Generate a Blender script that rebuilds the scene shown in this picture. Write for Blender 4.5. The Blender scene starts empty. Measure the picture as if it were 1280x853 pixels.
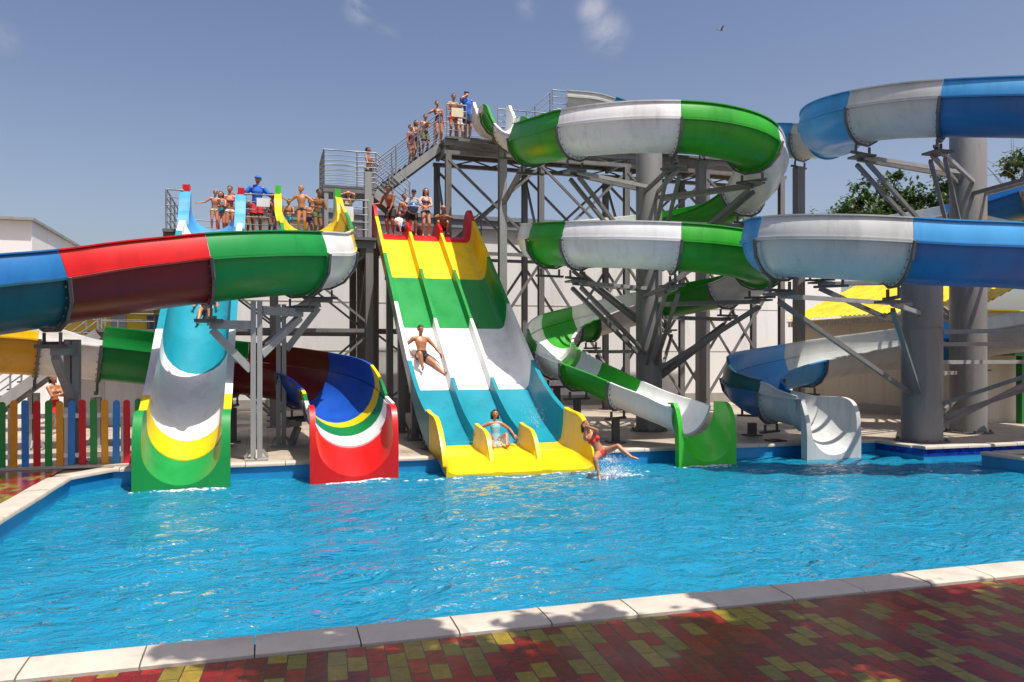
import bpy, bmesh, math, random
from mathutils import Vector, Matrix, noise
from mathutils.geometry import tessellate_polygon

random.seed(11)
SC = bpy.context.scene
COL = SC.collection
PI = math.pi
R = math.radians
YAW = R(17.0)
CS, SN = math.cos(YAW), math.sin(YAW)
EYE = 2.2                      # eye height over the deck
V3 = Vector


def at(px, py, Y):
    """point seen at a photograph pixel at depth Y (pool-aligned axes)"""
    X = (px - 640) / 1000 * Y
    return V3((X * CS + Y * SN, -X * SN + Y * CS, EYE - (py - 445) / 1000 * Y))


def atv(px, v):
    """u of the point that a column of the photograph meets on the line v"""
    a = (px - 640) / 1000
    Y = v / (CS - a * SN)
    return Y * (a * CS + SN)


# ------------------------------------------------------------------ scene graph helpers
def thing(name, label, cat, loc=(0, 0, 0), rz=0.0, group=None):
    o = bpy.data.objects.new(name, None)
    o.empty_display_size = 0.2
    COL.objects.link(o)
    o.location = loc
    o.rotation_euler = (0, 0, rz)
    o['label'] = label
    o['category'] = cat
    if group:
        o['group'] = group
    return o


def tag(o, label, cat, group=None):
    o['label'] = label
    o['category'] = cat
    if group:
        o['group'] = group
    return o


def link_mesh(name, me, mats, parent=None, label=None, smooth=None):
    if not isinstance(mats, (list, tuple)):
        mats = [mats]
    for m in mats:
        me.materials.append(m)
    o = bpy.data.objects.new(name, me)
    COL.objects.link(o)
    if parent is not None:
        o.parent = parent
    if label:
        o['label'] = label
    if smooth is not None:
        for p in me.polygons:
            p.use_smooth = True
        me.set_sharp_from_angle(angle=R(smooth))
    return o


def obj(name, bm, mats, parent=None, label=None, smooth=None, world=False):
    """turn a bmesh into one object; with world=True its coordinates are world ones
    and are moved into the (unrotated) parent's space"""
    bmesh.ops.recalc_face_normals(bm, faces=bm.faces)
    if world and parent is not None:
        q = parent
        off = V3((0, 0, 0))
        while q is not None:
            off += q.location
            q = q.parent
        bmesh.ops.translate(bm, verts=bm.verts, vec=-off)
    me = bpy.data.meshes.new(name)
    bm.to_mesh(me)
    bm.free()
    return link_mesh(name, me, mats, parent, label, smooth)


def structure(o):
    o['kind'] = 'structure'
    return o


# ------------------------------------------------------------------ mesh helpers
def B():
    return bmesh.new()


def add_box(bm, c, s, rot=None, mat=0):
    hx, hy, hz = s[0] / 2, s[1] / 2, s[2] / 2
    vs = []
    for x, y, z in ((-1, -1, -1), (1, -1, -1), (1, 1, -1), (-1, 1, -1), (-1, -1, 1), (1, -1, 1), (1, 1, 1), (-1, 1, 1)):
        p = V3((x * hx, y * hy, z * hz))
        if rot is not None:
            p = rot @ p
        vs.append(bm.verts.new(p + V3(c)))
    for f in ((0, 3, 2, 1), (4, 5, 6, 7), (0, 1, 5, 4), (1, 2, 6, 5), (2, 3, 7, 6), (3, 0, 4, 7)):
        fc = bm.faces.new([vs[i] for i in f])
        fc.material_index = mat
    return vs


def box_between(bm, lo, hi):
    add_box(bm, [(a + b) / 2 for a, b in zip(lo, hi)], [abs(b - a) for a, b in zip(lo, hi)])


def frame_of(d):
    d = d.normalized()
    up = V3((0, 0, 1)) if abs(d.z) < 0.98 else V3((0, 1, 0))
    x = d.cross(up).normalized()
    y = x.cross(d).normalized()
    return x, y, d


def add_beam(bm, p0, p1, w, h=None):
    """rectangular bar from p0 to p1; w sideways, h upwards"""
    h = h or w
    p0, p1 = V3(p0), V3(p1)
    x, y, d = frame_of(p1 - p0)
    r = []
    for p in (p0, p1):
        r.append([bm.verts.new(p + x * a * w / 2 + y * b * h / 2) for a, b in ((-1, -1), (1, -1), (1, 1), (-1, 1))])
    bm.faces.new(r[0][::-1])
    bm.faces.new(r[1])
    for i in range(4):
        j = (i + 1) % 4
        bm.faces.new((r[0][i], r[0][j], r[1][j], r[1][i]))


def add_tube(bm, pts, rad, n=8, cap=True):
    """round bar through pts; rad a number or one per point"""
    pts = [V3(p) for p in pts]
    rads = rad if isinstance(rad, (list, tuple)) else [rad] * len(pts)
    rings = []
    ref = None
    for i, p in enumerate(pts):
        d = (pts[min(i + 1, len(pts) - 1)] - pts[max(i - 1, 0)])
        x, y, d = frame_of(d)
        if ref is not None:
            x = (ref - d * ref.dot(d)).normalized()
            y = d.cross(x)
        ref = x
        rings.append([bm.verts.new(p + (x * math.cos(2 * PI * k / n) + y * math.sin(2 * PI * k / n)) * rads[i]) for k in range(n)])
    for a, b in zip(rings, rings[1:]):
        for k in range(n):
            bm.faces.new((a[k], a[(k + 1) % n], b[(k + 1) % n], b[k]))
    if cap:
        bm.faces.new(rings[0][::-1])
        bm.faces.new(rings[-1])


def add_ball(bm, c, r, seg=12, rings=8, rot=None, mat=0):
    r = r if isinstance(r, (tuple, list)) else (r, r, r)
    M = Matrix.Translation(V3(c)) @ (rot.to_4x4() if rot is not None else Matrix.Identity(4)) @ Matrix.Diagonal((*r, 1))
    g = bmesh.ops.create_uvsphere(bm, u_segments=seg, v_segments=rings, radius=1, matrix=M)
    if mat:
        for v in g['verts']:
            for f in v.link_faces:
                f.material_index = mat
    return g['verts']


def add_lathe(bm, prof, c=(0, 0, 0), n=32):
    rings = []
    for r, z in prof:
        rings.append([bm.verts.new(V3(c) + V3((r * math.cos(2 * PI * k / n), r * math.sin(2 * PI * k / n), z))) for k in range(n)])
    for a, b in zip(rings, rings[1:]):
        for k in range(n):
            bm.faces.new((a[k], a[(k + 1) % n], b[(k + 1) % n], b[k]))
    bm.faces.new(rings[0][::-1])
    bm.faces.new(rings[-1])


def add_prism(bm, poly, z0, z1):
    a = [bm.verts.new((x, y, z0)) for x, y in poly]
    b = [bm.verts.new((x, y, z1)) for x, y in poly]
    bm.faces.new(a[::-1])
    bm.faces.new(b)
    n = len(poly)
    for i in range(n):
        bm.faces.new((a[i], a[(i + 1) % n], b[(i + 1) % n], b[i]))


def add_poly_sheet(bm, outer, holes, z):
    polys = [[V3((x, y, 0)) for x, y in outer]] + [[V3((x, y, 0)) for x, y in h] for h in holes]
    flat = [p for q in polys for p in q]
    vs = [bm.verts.new((p.x, p.y, z)) for p in flat]
    for t in tessellate_polygon(polys):
        try:
            bm.faces.new([vs[i] for i in t])
        except ValueError:
            pass


def catmull(P, t):
    n = len(P) - 1
    t = max(0.0, min(n - 1e-6, t))
    i = int(t)
    f = t - i
    p0 = P[max(i - 1, 0)] if i > 0 else P[0] * 2 - P[1]
    p1, p2 = P[i], P[i + 1]
    p3 = P[i + 2] if i + 2 <= n else P[n] * 2 - P[n - 1]
    return 0.5 * ((2 * p1) + (p2 - p0) * f + (2 * p0 - 5 * p1 + 4 * p2 - p3) * f * f + (3 * p1 - p0 - 3 * p2 + p3) * f * f * f)


def smooth_path(ctrl, step=0.12):
    """even resampling of a Catmull-Rom spline; also the arc length of each control point"""
    P = [V3(c) for c in ctrl]
    fine, fl, marks = [P[0]], [0.0], [0.0]
    for i in range(len(P) - 1):
        for k in range(1, 41):
            q = catmull(P, i + k / 40)
            fl.append(fl[-1] + (q - fine[-1]).length)
            fine.append(q)
        marks.append(fl[-1])
    return fine, fl, marks


def point_at(fine, fl, s):
    s = max(0.0, min(fl[-1], s))
    lo, hi = 0, len(fl) - 1
    while hi - lo > 1:
        m = (lo + hi) // 2
        if fl[m] <= s:
            lo = m
        else:
            hi = m
    f = (s - fl[lo]) / max(1e-9, fl[hi] - fl[lo])
    return fine[lo].lerp(fine[hi], f)


def path_frame(fine, fl, s):
    p = point_at(fine, fl, s)
    e = 0.15
    t = (point_at(fine, fl, s + e) - point_at(fine, fl, s - e)).normalized()
    side = t.cross(V3((0, 0, 1))).normalized()      # right of travel
    up = side.cross(t).normalized()
    return p, t, side, up


def add_sweep(bm, frames, prof):
    """closed profile (list of (side, up)) swept along frames; prof may be a function of the index"""
    rings = []
    for i, (p, t, s, u) in enumerate(frames):
        pr = prof(i) if callable(prof) else prof
        rings.append([bm.verts.new(p + s * a + u * b) for a, b in pr])
    n = len(rings[0])
    for a, b in zip(rings, rings[1:]):
        for k in range(n):
            bm.faces.new((a[k], a[(k + 1) % n], b[(k + 1) % n], b[k]))
    bm.faces.new(rings[0][::-1])
    bm.faces.new(rings[-1])


# ------------------------------------------------------------------ materials
def nt_new(name):
    m = bpy.data.materials.new(name)
    m.use_nodes = True
    nt = m.node_tree
    b = nt.nodes['Principled BSDF']
    return m, nt, b


def N(nt, typ, **kw):
    n = nt.nodes.new(typ)
    for k, v in kw.items():
        if k.startswith('i_'):
            n.inputs[k[2:].replace('_', ' ')].default_value = v
        else:
            setattr(n, k, v)
    return n


def ramp(nt, fac, stops, interp='LINEAR'):
    r = N(nt, 'ShaderNodeValToRGB')
    r.color_ramp.interpolation = interp
    e = r.color_ramp.elements
    while len(e) > 1:
        e.remove(e[-1])
    e[0].position = stops[0][0]
    e[0].color = (*stops[0][1], 1) if len(stops[0][1]) == 3 else stops[0][1]
    for p, c in stops[1:]:
        k = e.new(p)
        k.color = (*c, 1) if len(c) == 3 else c
    nt.links.new(fac, r.inputs[0])
    return r


def mul(c, k):
    return tuple(min(1, x * k) for x in c)


def paint(name, col, rough=0.4, vary=0.12, scale=3.0, metal=0.0, coat=0.0, bump=0.0, bscale=40.0, streak=False, dirt=None):
    """painted / gel-coated / plain surface with slight blotches and gloss changes"""
    m, nt, b = nt_new(name)
    L = nt.links.new
    tc = N(nt, 'ShaderNodeTexCoord')
    src = tc.outputs['Object']
    if streak:
        mp = N(nt, 'ShaderNodeMapping')
        mp.inputs['Scale'].default_value = (1, 1, 0.16)
        L(src, mp.inputs[0])
        src = mp.outputs[0]
    n1 = N(nt, 'ShaderNodeTexNoise', i_Scale=scale, i_Detail=6.0, i_Roughness=0.62)
    L(src, n1.inputs['Vector'])
    r = ramp(nt, n1.outputs['Fac'], [(0.3, mul(col, 1 - vary)), (0.5, col), (0.72, mul(col, 1 + vary * 0.6))])
    out = r.outputs[0]
    if dirt:
        n2 = N(nt, 'ShaderNodeTexNoise', i_Scale=scale * 2.7, i_Detail=8.0, i_Roughness=0.7)
        L(src, n2.inputs['Vector'])
        dr = ramp(nt, n2.outputs['Fac'], [(0.52, (0, 0, 0)), (0.72, (dirt[1],) * 3)])
        mx = N(nt, 'ShaderNodeMix', data_type='RGBA')
        L(dr.outputs[0], mx.inputs[0])
        L(out, mx.inputs[6])
        mx.inputs[7].default_value = (*dirt[0], 1)
        out = mx.outputs[2]
    L(out, b.inputs['Base Color'])
    rr = ramp(nt, n1.outputs['Fac'], [(0.3, (max(0.03, rough - 0.08),) * 3), (0.75, (min(1, rough + 0.1),) * 3)])
    L(rr.outputs[0], b.inputs['Roughness'])
    b.inputs['Metallic'].default_value = metal
    b.inputs['Coat Weight'].default_value = coat
    b.inputs['Coat Roughness'].default_value = 0.12
    if bump:
        n3 = N(nt, 'ShaderNodeTexNoise', i_Scale=bscale, i_Detail=4.0)
        L(src, n3.inputs['Vector'])
        bp = N(nt, 'ShaderNodeBump', i_Strength=bump, i_Distance=0.02)
        L(n3.outputs['Fac'], bp.inputs['Height'])
        L(bp.outputs[0], b.inputs['Normal'])
    return m


def gel(name, col, rough=0.40, glow=0.06):
    """glossy fibreglass that lets a little sun through"""
    m = paint(name, col, rough=rough, vary=0.16, scale=1.1, coat=0.10, streak=True, dirt=(mul(col, 0.5), 0.5))
    nt = m.node_tree
    b = nt.nodes['Principled BSDF']
    b.inputs['Specular IOR Level'].default_value = 0.4
    tr = N(nt, 'ShaderNodeBsdfTranslucent')
    tr.inputs[0].default_value = (*mul(col, 1.3), 1)
    mx = N(nt, 'ShaderNodeMixShader')
    mx.inputs[0].default_value = glow
    nt.links.new(b.outputs[0], mx.inputs[1])
    nt.links.new(tr.outputs[0], mx.inputs[2])
    out = nt.nodes['Material Output']
    nt.links.new(mx.outputs[0], out.inputs[0])
    return m


M = {}
G = {
    'red': gel('fibreglass_red', (0.62, 0.008, 0.007)),
    'green': gel('fibreglass_green', (0.008, 0.26, 0.048)),
    'leaf': gel('fibreglass_leaf_green', (0.030, 0.34, 0.018)),
    'white': gel('fibreglass_white', (0.80, 0.79, 0.77)),
    'grey': gel('fibreglass_pale_grey', (0.55, 0.56, 0.54)),
    'blue': gel('fibreglass_blue', (0.012, 0.15, 0.40)),
    'navy': gel('fibreglass_navy', (0.012, 0.085, 0.45)),
    'sky': gel('fibreglass_sky_blue', (0.06, 0.33, 0.66)),
    'teal': gel('fibreglass_teal', (0.008, 0.255, 0.335)),
    'petrol': gel('fibreglass_petrol', (0.006, 0.095, 0.125)),
    'yellow': gel('fibreglass_yellow', (0.80, 0.55, 0.004)),
    'amber': gel('fibreglass_amber', (0.62, 0.34, 0.02)),
    'shaded_red': gel('fibreglass_shaded_red', (0.17, 0.006, 0.008)),  # the red chute again, with the shade of its underside put into the colour
    'darkgreen': gel('fibreglass_dark_green', (0.008, 0.20, 0.045)),
    'lime': gel('fibreglass_lime', (0.05, 0.50, 0.03)),
}
M['steel'] = paint('grey_painted_steel', (0.17, 0.165, 0.16), rough=0.5, vary=0.2, scale=2.0, streak=True, dirt=((0.10, 0.065, 0.045), 0.6))
M['palesteel'] = paint('pale_grey_painted_steel', (0.30, 0.30, 0.29), rough=0.45, vary=0.15, scale=2.0, streak=True, dirt=((0.17, 0.13, 0.10), 0.5))
M['pillar'] = paint('grey_pillar_paint', (0.22, 0.215, 0.205), rough=0.5, vary=0.14, scale=1.6, streak=True, dirt=((0.13, 0.11, 0.095), 0.55))
M['darksteel'] = paint('dark_bracket_steel', (0.10, 0.10, 0.10), rough=0.5, vary=0.2, scale=6)
M['rail'] = paint('galvanised_rail', (0.25, 0.26, 0.275), rough=0.55, vary=0.1, metal=0.15)
M['tread'] = paint('chequer_tread', (0.12, 0.12, 0.12), rough=0.6, vary=0.2, bump=0.4, bscale=90)
M['greentread'] = paint('green_tread_mat', (0.02, 0.12, 0.09), rough=0.8, vary=0.2)
M['whitewall'] = paint('white_cladding', (0.80, 0.785, 0.77), rough=0.6, vary=0.05, scale=0.6, streak=True, dirt=((0.5, 0.46, 0.42), 0.45))
M['plinth'] = paint('grey_plinth', (0.33, 0.31, 0.29), rough=0.8, vary=0.15, bump=0.3)
M['beigewall'] = paint('beige_render', (0.50, 0.45, 0.38), rough=0.8, vary=0.08, scale=1.2, streak=True, bump=0.2, bscale=60, dirt=((0.32, 0.27, 0.22), 0.5))
M['eave'] = paint('grey_eave_metal', (0.22, 0.24, 0.27), rough=0.45, vary=0.1)
M['signwhite'] = paint('white_sign_plate', (0.75, 0.74, 0.72), rough=0.5, vary=0.06)
M['whitepaint'] = paint('white_fence_paint', (0.74, 0.73, 0.70), rough=0.5, vary=0.08)
M['pick_green'] = paint('fence_green', (0.015, 0.27, 0.05), rough=0.4, vary=0.15, scale=5)
M['pick_orange'] = paint('fence_orange', (0.78, 0.33, 0.01), rough=0.4, vary=0.12, scale=5)
M['pick_blue'] = paint('fence_blue', (0.025, 0.22, 0.60), rough=0.4, vary=0.12, scale=5)
M['pick_red'] = paint('fence_red', (0.62, 0.008, 0.012), rough=0.4, vary=0.12, scale=5)
M['bark'] = paint('bark', (0.10, 0.07, 0.05), rough=0.9, vary=0.3, scale=4, bump=0.8, bscale=12)

# ------------------------------------------------------------------ camera, sun, sky
cam = bpy.data.cameras.new('camera')
cam.sensor_width = 36
cam.lens = 1000 / 1280 * 36
cam.shift_y = 18.5 / 1280
cam.clip_start = 0.1
cam.clip_end = 3000
co = bpy.data.objects.new('camera', cam)
co.location = (0, 0, EYE)
co.rotation_euler = (R(90), 0, -YAW)
COL.objects.link(co)
SC.camera = co

SUN = V3((-0.20, 0.31, -0.93)).normalized()
sl = bpy.data.lights.new('sun', 'SUN')
sl.energy = 5.0
sl.angle = R(0.55)
sl.color = (1.0, 0.95, 0.87)
so = bpy.data.objects.new('sun', sl)
so.rotation_euler = SUN.to_track_quat('-Z', 'Y').to_euler()
COL.objects.link(so)

w = bpy.data.worlds.new('World')
SC.world = w
w.use_nodes = True
nt = w.node_tree
bg = nt.nodes['Background']
sky = N(nt, 'ShaderNodeTexSky')
sky.sky_type = 'NISHITA'
sky.sun_disc = False
sky.sun_elevation = math.asin(-SUN.z)
sky.sun_rotation = math.atan2(-SUN.x, -SUN.y)
sky.altitude = 100
sky.air_density = 1.0
sky.dust_density = 4.5
sky.ozone_density = 2.0
# a slight violet haze in the air, and a few thin clouds fixed by their direction in the sky
hz = N(nt, 'ShaderNodeMix', data_type='RGBA', blend_type='MULTIPLY')
hz.inputs[0].default_value = 1.0
hz.inputs[7].default_value = (0.88, 0.865, 0.945, 1)
nt.links.new(sky.outputs[0], hz.inputs[6])
tc = N(nt, 'ShaderNodeTexCoord')
ns = N(nt, 'ShaderNodeTexNoise', i_Scale=11.0, i_Detail=9.0, i_Roughness=0.62, i_Distortion=0.5)
nt.links.new(tc.outputs['Generated'], ns.inputs['Vector'])
last = None
for px, py, rad, amt in ((758, 42, 0.034, 1.0), (742, 10, 0.026, 0.9), (452, 10, 0.026, 0.7), (482, 45, 0.022, 0.35), (660, 8, 0.018, 0.5),
                         (4, 48, 0.022, 0.4)):
    d = (at(px, py, 10) - V3((0, 0, EYE))).normalized()
    vm = N(nt, 'ShaderNodeVectorMath', operation='DISTANCE')
    nt.links.new(tc.outputs['Generated'], vm.inputs[0])
    vm.inputs[1].default_value = d
    mr = N(nt, 'ShaderNodeMapRange', interpolation_type='SMOOTHSTEP')
    mr.inputs['From Min'].default_value = rad
    mr.inputs['From Max'].default_value = 0.0
    mr.inputs['To Min'].default_value = 0.0
    mr.inputs['To Max'].default_value = amt
    nt.links.new(vm.outputs['Value'], mr.inputs['Value'])
    if last is None:
        last = mr.outputs[0]
    else:
        mx = N(nt, 'ShaderNodeMath', operation='MAXIMUM')
        nt.links.new(last, mx.inputs[0])
        nt.links.new(mr.outputs[0], mx.inputs[1])
        last = mx.outputs[0]
nr = N(nt, 'ShaderNodeMapRange')
nr.inputs['From Min'].default_value = 0.40
nr.inputs['From Max'].default_value = 0.62
nt.links.new(ns.outputs['Fac'], nr.inputs['Value'])
cm = N(nt, 'ShaderNodeMath', operation='MULTIPLY')
nt.links.new(last, cm.inputs[0])
nt.links.new(nr.outputs[0], cm.inputs[1])
cm2 = N(nt, 'ShaderNodeMath', operation='MULTIPLY')
nt.links.new(cm.outputs[0], cm2.inputs[0])
cm2.inputs[1].default_value = 0.6
cl = N(nt, 'ShaderNodeMix', data_type='RGBA')
nt.links.new(cm2.outputs[0], cl.inputs[0])
sp_ = N(nt, 'ShaderNodeSeparateXYZ')
nt.links.new(tc.outputs['Generated'], sp_.inputs[0])
er = ramp(nt, sp_.outputs['Z'], [(0.0, (1.75, 1.62, 1.42)), (0.14, (1.48, 1.40, 1.26)), (0.30, (1.16, 1.13, 1.07)), (0.45, (0.98, 0.99, 0.99))])
hz2 = N(nt, 'ShaderNodeMix', data_type='RGBA', blend_type='MULTIPLY')
hz2.inputs[0].default_value = 1.0
nt.links.new(hz.outputs[2], hz2.inputs[6])
nt.links.new(er.outputs[0], hz2.inputs[7])
nt.links.new(hz2.outputs[2], cl.inputs[6])
cl.inputs[7].default_value = (6.2, 5.8, 6.0, 1)
nt.links.new(cl.outputs[2], bg.inputs[0])
bg.inputs[1].default_value = 0.112
SC.view_settings.view_transform = 'Standard'
SC.view_settings.look = 'None'
SC.view_settings.exposure = 0.3
SC.view_settings.gamma = 1.0
SC.view_settings.use_curve_mapping = False
SC.render.engine = 'CYCLES'
SC.cycles.max_bounces = 8
SC.cycles.transparent_max_bounces = 12
SC.cycles.caustics_reflective = False
SC.cycles.caustics_refractive = False

# ------------------------------------------------------------------ ground, paving, pool
# pool outline, anticlockwise from the near left corner
POOL = [(-3.42, 6.5), (15.45, 6.5), (15.45, 14.2), (40.0, 14.2), (40.0, 15.4), (15.0, 15.4), (15.0, 17.0), (-2.85, 17.0), (-3.42, 16.1)]


def off_pool(d):
    """outline pushed outwards by d"""
    out = []
    n = len(POOL)
    for i in range(n):
        p0, p1, p2 = V3((*POOL[i - 1], 0)), V3((*POOL[i], 0)), V3((*POOL[(i + 1) % n], 0))
        a, b = (p1 - p0).normalized(), (p2 - p1).normalized()
        na, nb = V3((a.y, -a.x, 0)), V3((b.y, -b.x, 0))
        k = (na + nb)
        k = k / max(0.2, k.dot(na))
        q = p1 + k * d
        out.append((q.x, q.y))
    return out


def concrete_deck():
    m, nt, b = nt_new('pale_concrete_deck')
    L = nt.links.new
    tc = N(nt, 'ShaderNodeTexCoord')
    n1 = N(nt, 'ShaderNodeTexNoise', i_Scale=0.7, i_Detail=8.0, i_Roughness=0.65)
    L(tc.outputs['Object'], n1.inputs['Vector'])
    r1 = ramp(nt, n1.outputs['Fac'], [(0.3, (0.30, 0.24, 0.185)), (0.5, (0.42, 0.345, 0.27)), (0.7, (0.50, 0.42, 0.34))])
    br = N(nt, 'ShaderNodeTexBrick', offset=0.0, i_Scale=1.0)
    br.inputs['Brick Width'].default_value = 0.5
    br.inputs['Row Height'].default_value = 0.5
    br.inputs['Mortar Size'].default_value = 0.008
    br.inputs['Color1'].default_value = (1, 1, 1, 1)
    br.inputs['Color2'].default_value = (0.86, 0.86, 0.86, 1)
    br.inputs['Mortar'].default_value = (0.55, 0.55, 0.55, 1)
    L(tc.outputs['Object'], br.inputs['Vector'])
    mx = N(nt, 'ShaderNodeMix', data_type='RGBA', blend_type='MULTIPLY')
    mx.inputs[0].default_value = 1
    L(r1.outputs[0], mx.inputs[6])
    L(br.outputs[0], mx.inputs[7])
    L(mx.outputs[2], b.inputs['Base Color'])
    r2 = ramp(nt, n1.outputs['Fac'], [(0.35, (0.35,) * 3), (0.6, (0.75,) * 3)])
    L(r2.outputs[0], b.inputs['Roughness'])
    return m


def wet_tiles():
    """red paving with yellow tiles scattered in it, wet and glossy"""
    m, nt, b = nt_new('wet_red_and_yellow_paving')
    L = nt.links.new
    tc = N(nt, 'ShaderNodeTexCoord')
    mp = N(nt, 'ShaderNodeMapping')
    mp.inputs['Rotation'].default_value = (0, 0, R(90 + 4))
    L(tc.outputs['Object'], mp.inputs[0])
    br = N(nt, 'ShaderNodeTexBrick', offset=0.5, i_Scale=1.0)
    br.inputs['Brick Width'].default_value = 0.27
    br.inputs['Row Height'].default_value = 0.14
    br.inputs['Mortar Size'].default_value = 0.0045
    br.inputs['Mortar Smooth'].default_value = 0.2
    br.inputs['Color1'].default_value = (0, 0, 0, 1)
    br.inputs['Color2'].default_value = (1, 1, 1, 1)
    br.inputs['Mortar'].default_value = (0, 0, 0, 1)
    L(mp.outputs[0], br.inputs['Vector'])
    big = N(nt, 'ShaderNodeTexNoise', i_Scale=0.9, i_Detail=3.0)
    L(tc.outputs['Object'], big.inputs['Vector'])
    tint = ramp(nt, br.outputs['Color'], [(0.0, (0.22, 0.008, 0.005)), (0.18, (0.28, 0.012, 0.006)), (0.33, (0.17, 0.007, 0.005)), (0.48, (0.30, 0.016, 0.007)),
                                          (0.60, (0.20, 0.15, 0.018)), (0.78, (0.28, 0.19, 0.02)), (0.93, (0.24, 0.028, 0.010))], 'CONSTANT')
    fine = N(nt, 'ShaderNodeTexNoise', i_Scale=14.0, i_Detail=7.0, i_Roughness=0.7)
    L(tc.outputs['Object'], fine.inputs['Vector'])
    fr = ramp(nt, fine.outputs['Fac'], [(0.3, (0.62,) * 3), (0.62, (1.08,) * 3)])
    mx = N(nt, 'ShaderNodeMix', data_type='RGBA', blend_type='MULTIPLY')
    mx.inputs[0].default_value = 1
    L(tint.outputs[0], mx.inputs[6])
    L(fr.outputs[0], mx.inputs[7])
    jo = N(nt, 'ShaderNodeMix', data_type='RGBA')
    L(br.outputs['Fac'], jo.inputs[0])
    L(mx.outputs[2], jo.inputs[6])
    jo.inputs[7].default_value = (0.035, 0.02, 0.016, 1)
    L(jo.outputs[2], b.inputs['Base Color'])
    rr = ramp(nt, big.outputs['Fac'], [(0.40, (0.04,) * 3), (0.64, (0.26,) * 3)])
    L(rr.outputs[0], b.inputs['Roughness'])
    # joints sink, tiles sit at slightly different angles
    bp = N(nt, 'ShaderNodeBump', i_Strength=0.55, i_Distance=0.006)
    inv = N(nt, 'ShaderNodeMath', operation='MULTIPLY_ADD')
    L(br.outputs['Fac'], inv.inputs[0])
    inv.inputs[1].default_value = -1.0
    L(fine.outputs['Fac'], inv.inputs[2])
    L(inv.outputs[0], bp.inputs['Height'])
    L(bp.outputs[0], b.inputs['Normal'])
    b.inputs['Coat Weight'].default_value = 0.12
    b.inputs['Coat Roughness'].default_value = 0.06
    b.inputs['Specular IOR Level'].default_value = 0.35
    return m


M['deck'] = concrete_deck()
M['tiles'] = wet_tiles()
M['earth'] = paint('dusty_ground', (0.28, 0.24, 0.18), rough=0.9, vary=0.2, scale=0.3, bump=0.4, bscale=6)


def pool_paint():
    m, nt, b = nt_new('blue_pool_lining')
    L = nt.links.new
    tc = N(nt, 'ShaderNodeTexCoord')
    n1 = N(nt, 'ShaderNodeTexNoise', i_Scale=0.8, i_Detail=5.0)
    L(tc.outputs['Object'], n1.inputs['Vector'])
    r1 = ramp(nt, n1.outputs['Fac'], [(0.3, (0.008, 0.18, 0.40)), (0.55, (0.012, 0.25, 0.52)), (0.75, (0.02, 0.31, 0.60))])
    L(r1.outputs[0], b.inputs['Base Color'])
    b.inputs['Roughness'].default_value = 0.35
    return m


M['pool'] = pool_paint()

bm = B()
add_poly_sheet(bm, [(-900, -600), (900, -600), (900, 1500), (-900, 1500)], [off_pool(0.05)], -0.03)
structure(obj('ground', bm, M['earth']))
FAR = 17.36
bm = B()
add_poly_sheet(bm, [(-60, FAR + 0.02), (-3.9, FAR + 0.02), (15.36, FAR + 0.02), (15.36, 15.76), (60, 15.76), (60, 60), (-60, 60)], [], 0.0)
structure(obj('deck', bm, M['deck']))
bm = B()
add_poly_sheet(bm, [(-40, -14), (40, -14), (40, 13.85), (15.85, 13.85), (15.85, 6.1), (-3.78, 6.1), (-3.78, FAR - 0.02), (-40, FAR - 0.02)], [], 0.004)
structure(obj('paving', bm, M['tiles']))

# basin
bm = B()
inner = POOL
n = len(inner)
top = [bm.verts.new((x, y, -0.035)) for x, y in inner]
bot = [bm.verts.new((x, y, -1.35)) for x, y in inner]
for i in range(n):
    bm.faces.new((top[i], top[(i + 1) % n], bot[(i + 1) % n], bot[i]))
add_poly_sheet(bm, inner, [], -1.35)
bmesh.ops.remove_doubles(bm, verts=bm.verts, dist=1e-4)
structure(obj('pool_basin', bm, M['pool']))


# coping: separate pale slabs along every edge of the pool
def coping_mat():
    m = paint('pale_coping_stone', (0.50, 0.435, 0.36), rough=0.55, vary=0.12, scale=3, bump=0.15, bscale=70, dirt=((0.38, 0.31, 0.25), 0.55))
    return m


M['coping'] = coping_mat()
cop = bpy.data.objects.new('pool_coping', None)
COL.objects.link(cop)
cop['kind'] = 'structure'


def coping_run(p, q, pitch, first, width, label=None, tilejit=True):
    """slabs from p to q along a pool edge; water on the left of travel"""
    p, q = V3((*p, 0)), V3((*q, 0))
    d = (q - p).normalized()
    nrm = V3((d.y, -d.x, 0))
    Lg = (q - p).length
    s = first
    cuts = [0.0]
    while s < Lg - 0.05:
        if s > 0.05:
            cuts.append(s)
        s += pitch
    cuts.append(Lg)
    for a, b_ in zip(cuts, cuts[1:]):
        bm = B()
        j = random.uniform(-0.004, 0.004)
        g = 0.006
        a0, b0 = p + d * (a + g), p + d * (b_ - g)
        prof = [(-0.045, -0.035), (-0.045, 0.012), (-0.03, 0.03), (0.0, 0.038), (0.12, 0.036), (width - 0.04, 0.026), (width, 0.014), (width, -0.035)]
        ra = [bm.verts.new(a0 + nrm * x + V3((0, 0, z + j))) for x, z in prof]
        rb = [bm.verts.new(b0 + nrm * x + V3((0, 0, z + j))) for x, z in prof]
        k = len(prof)
        for i in range(k):
            bm.faces.new((ra[i], ra[(i + 1) % k], rb[(i + 1) % k], rb[i]))
        bm.faces.new(ra[::-1])
        bm.faces.new(rb)
        obj('coping_slab', bm, M['coping'], cop, smooth=40)


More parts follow.
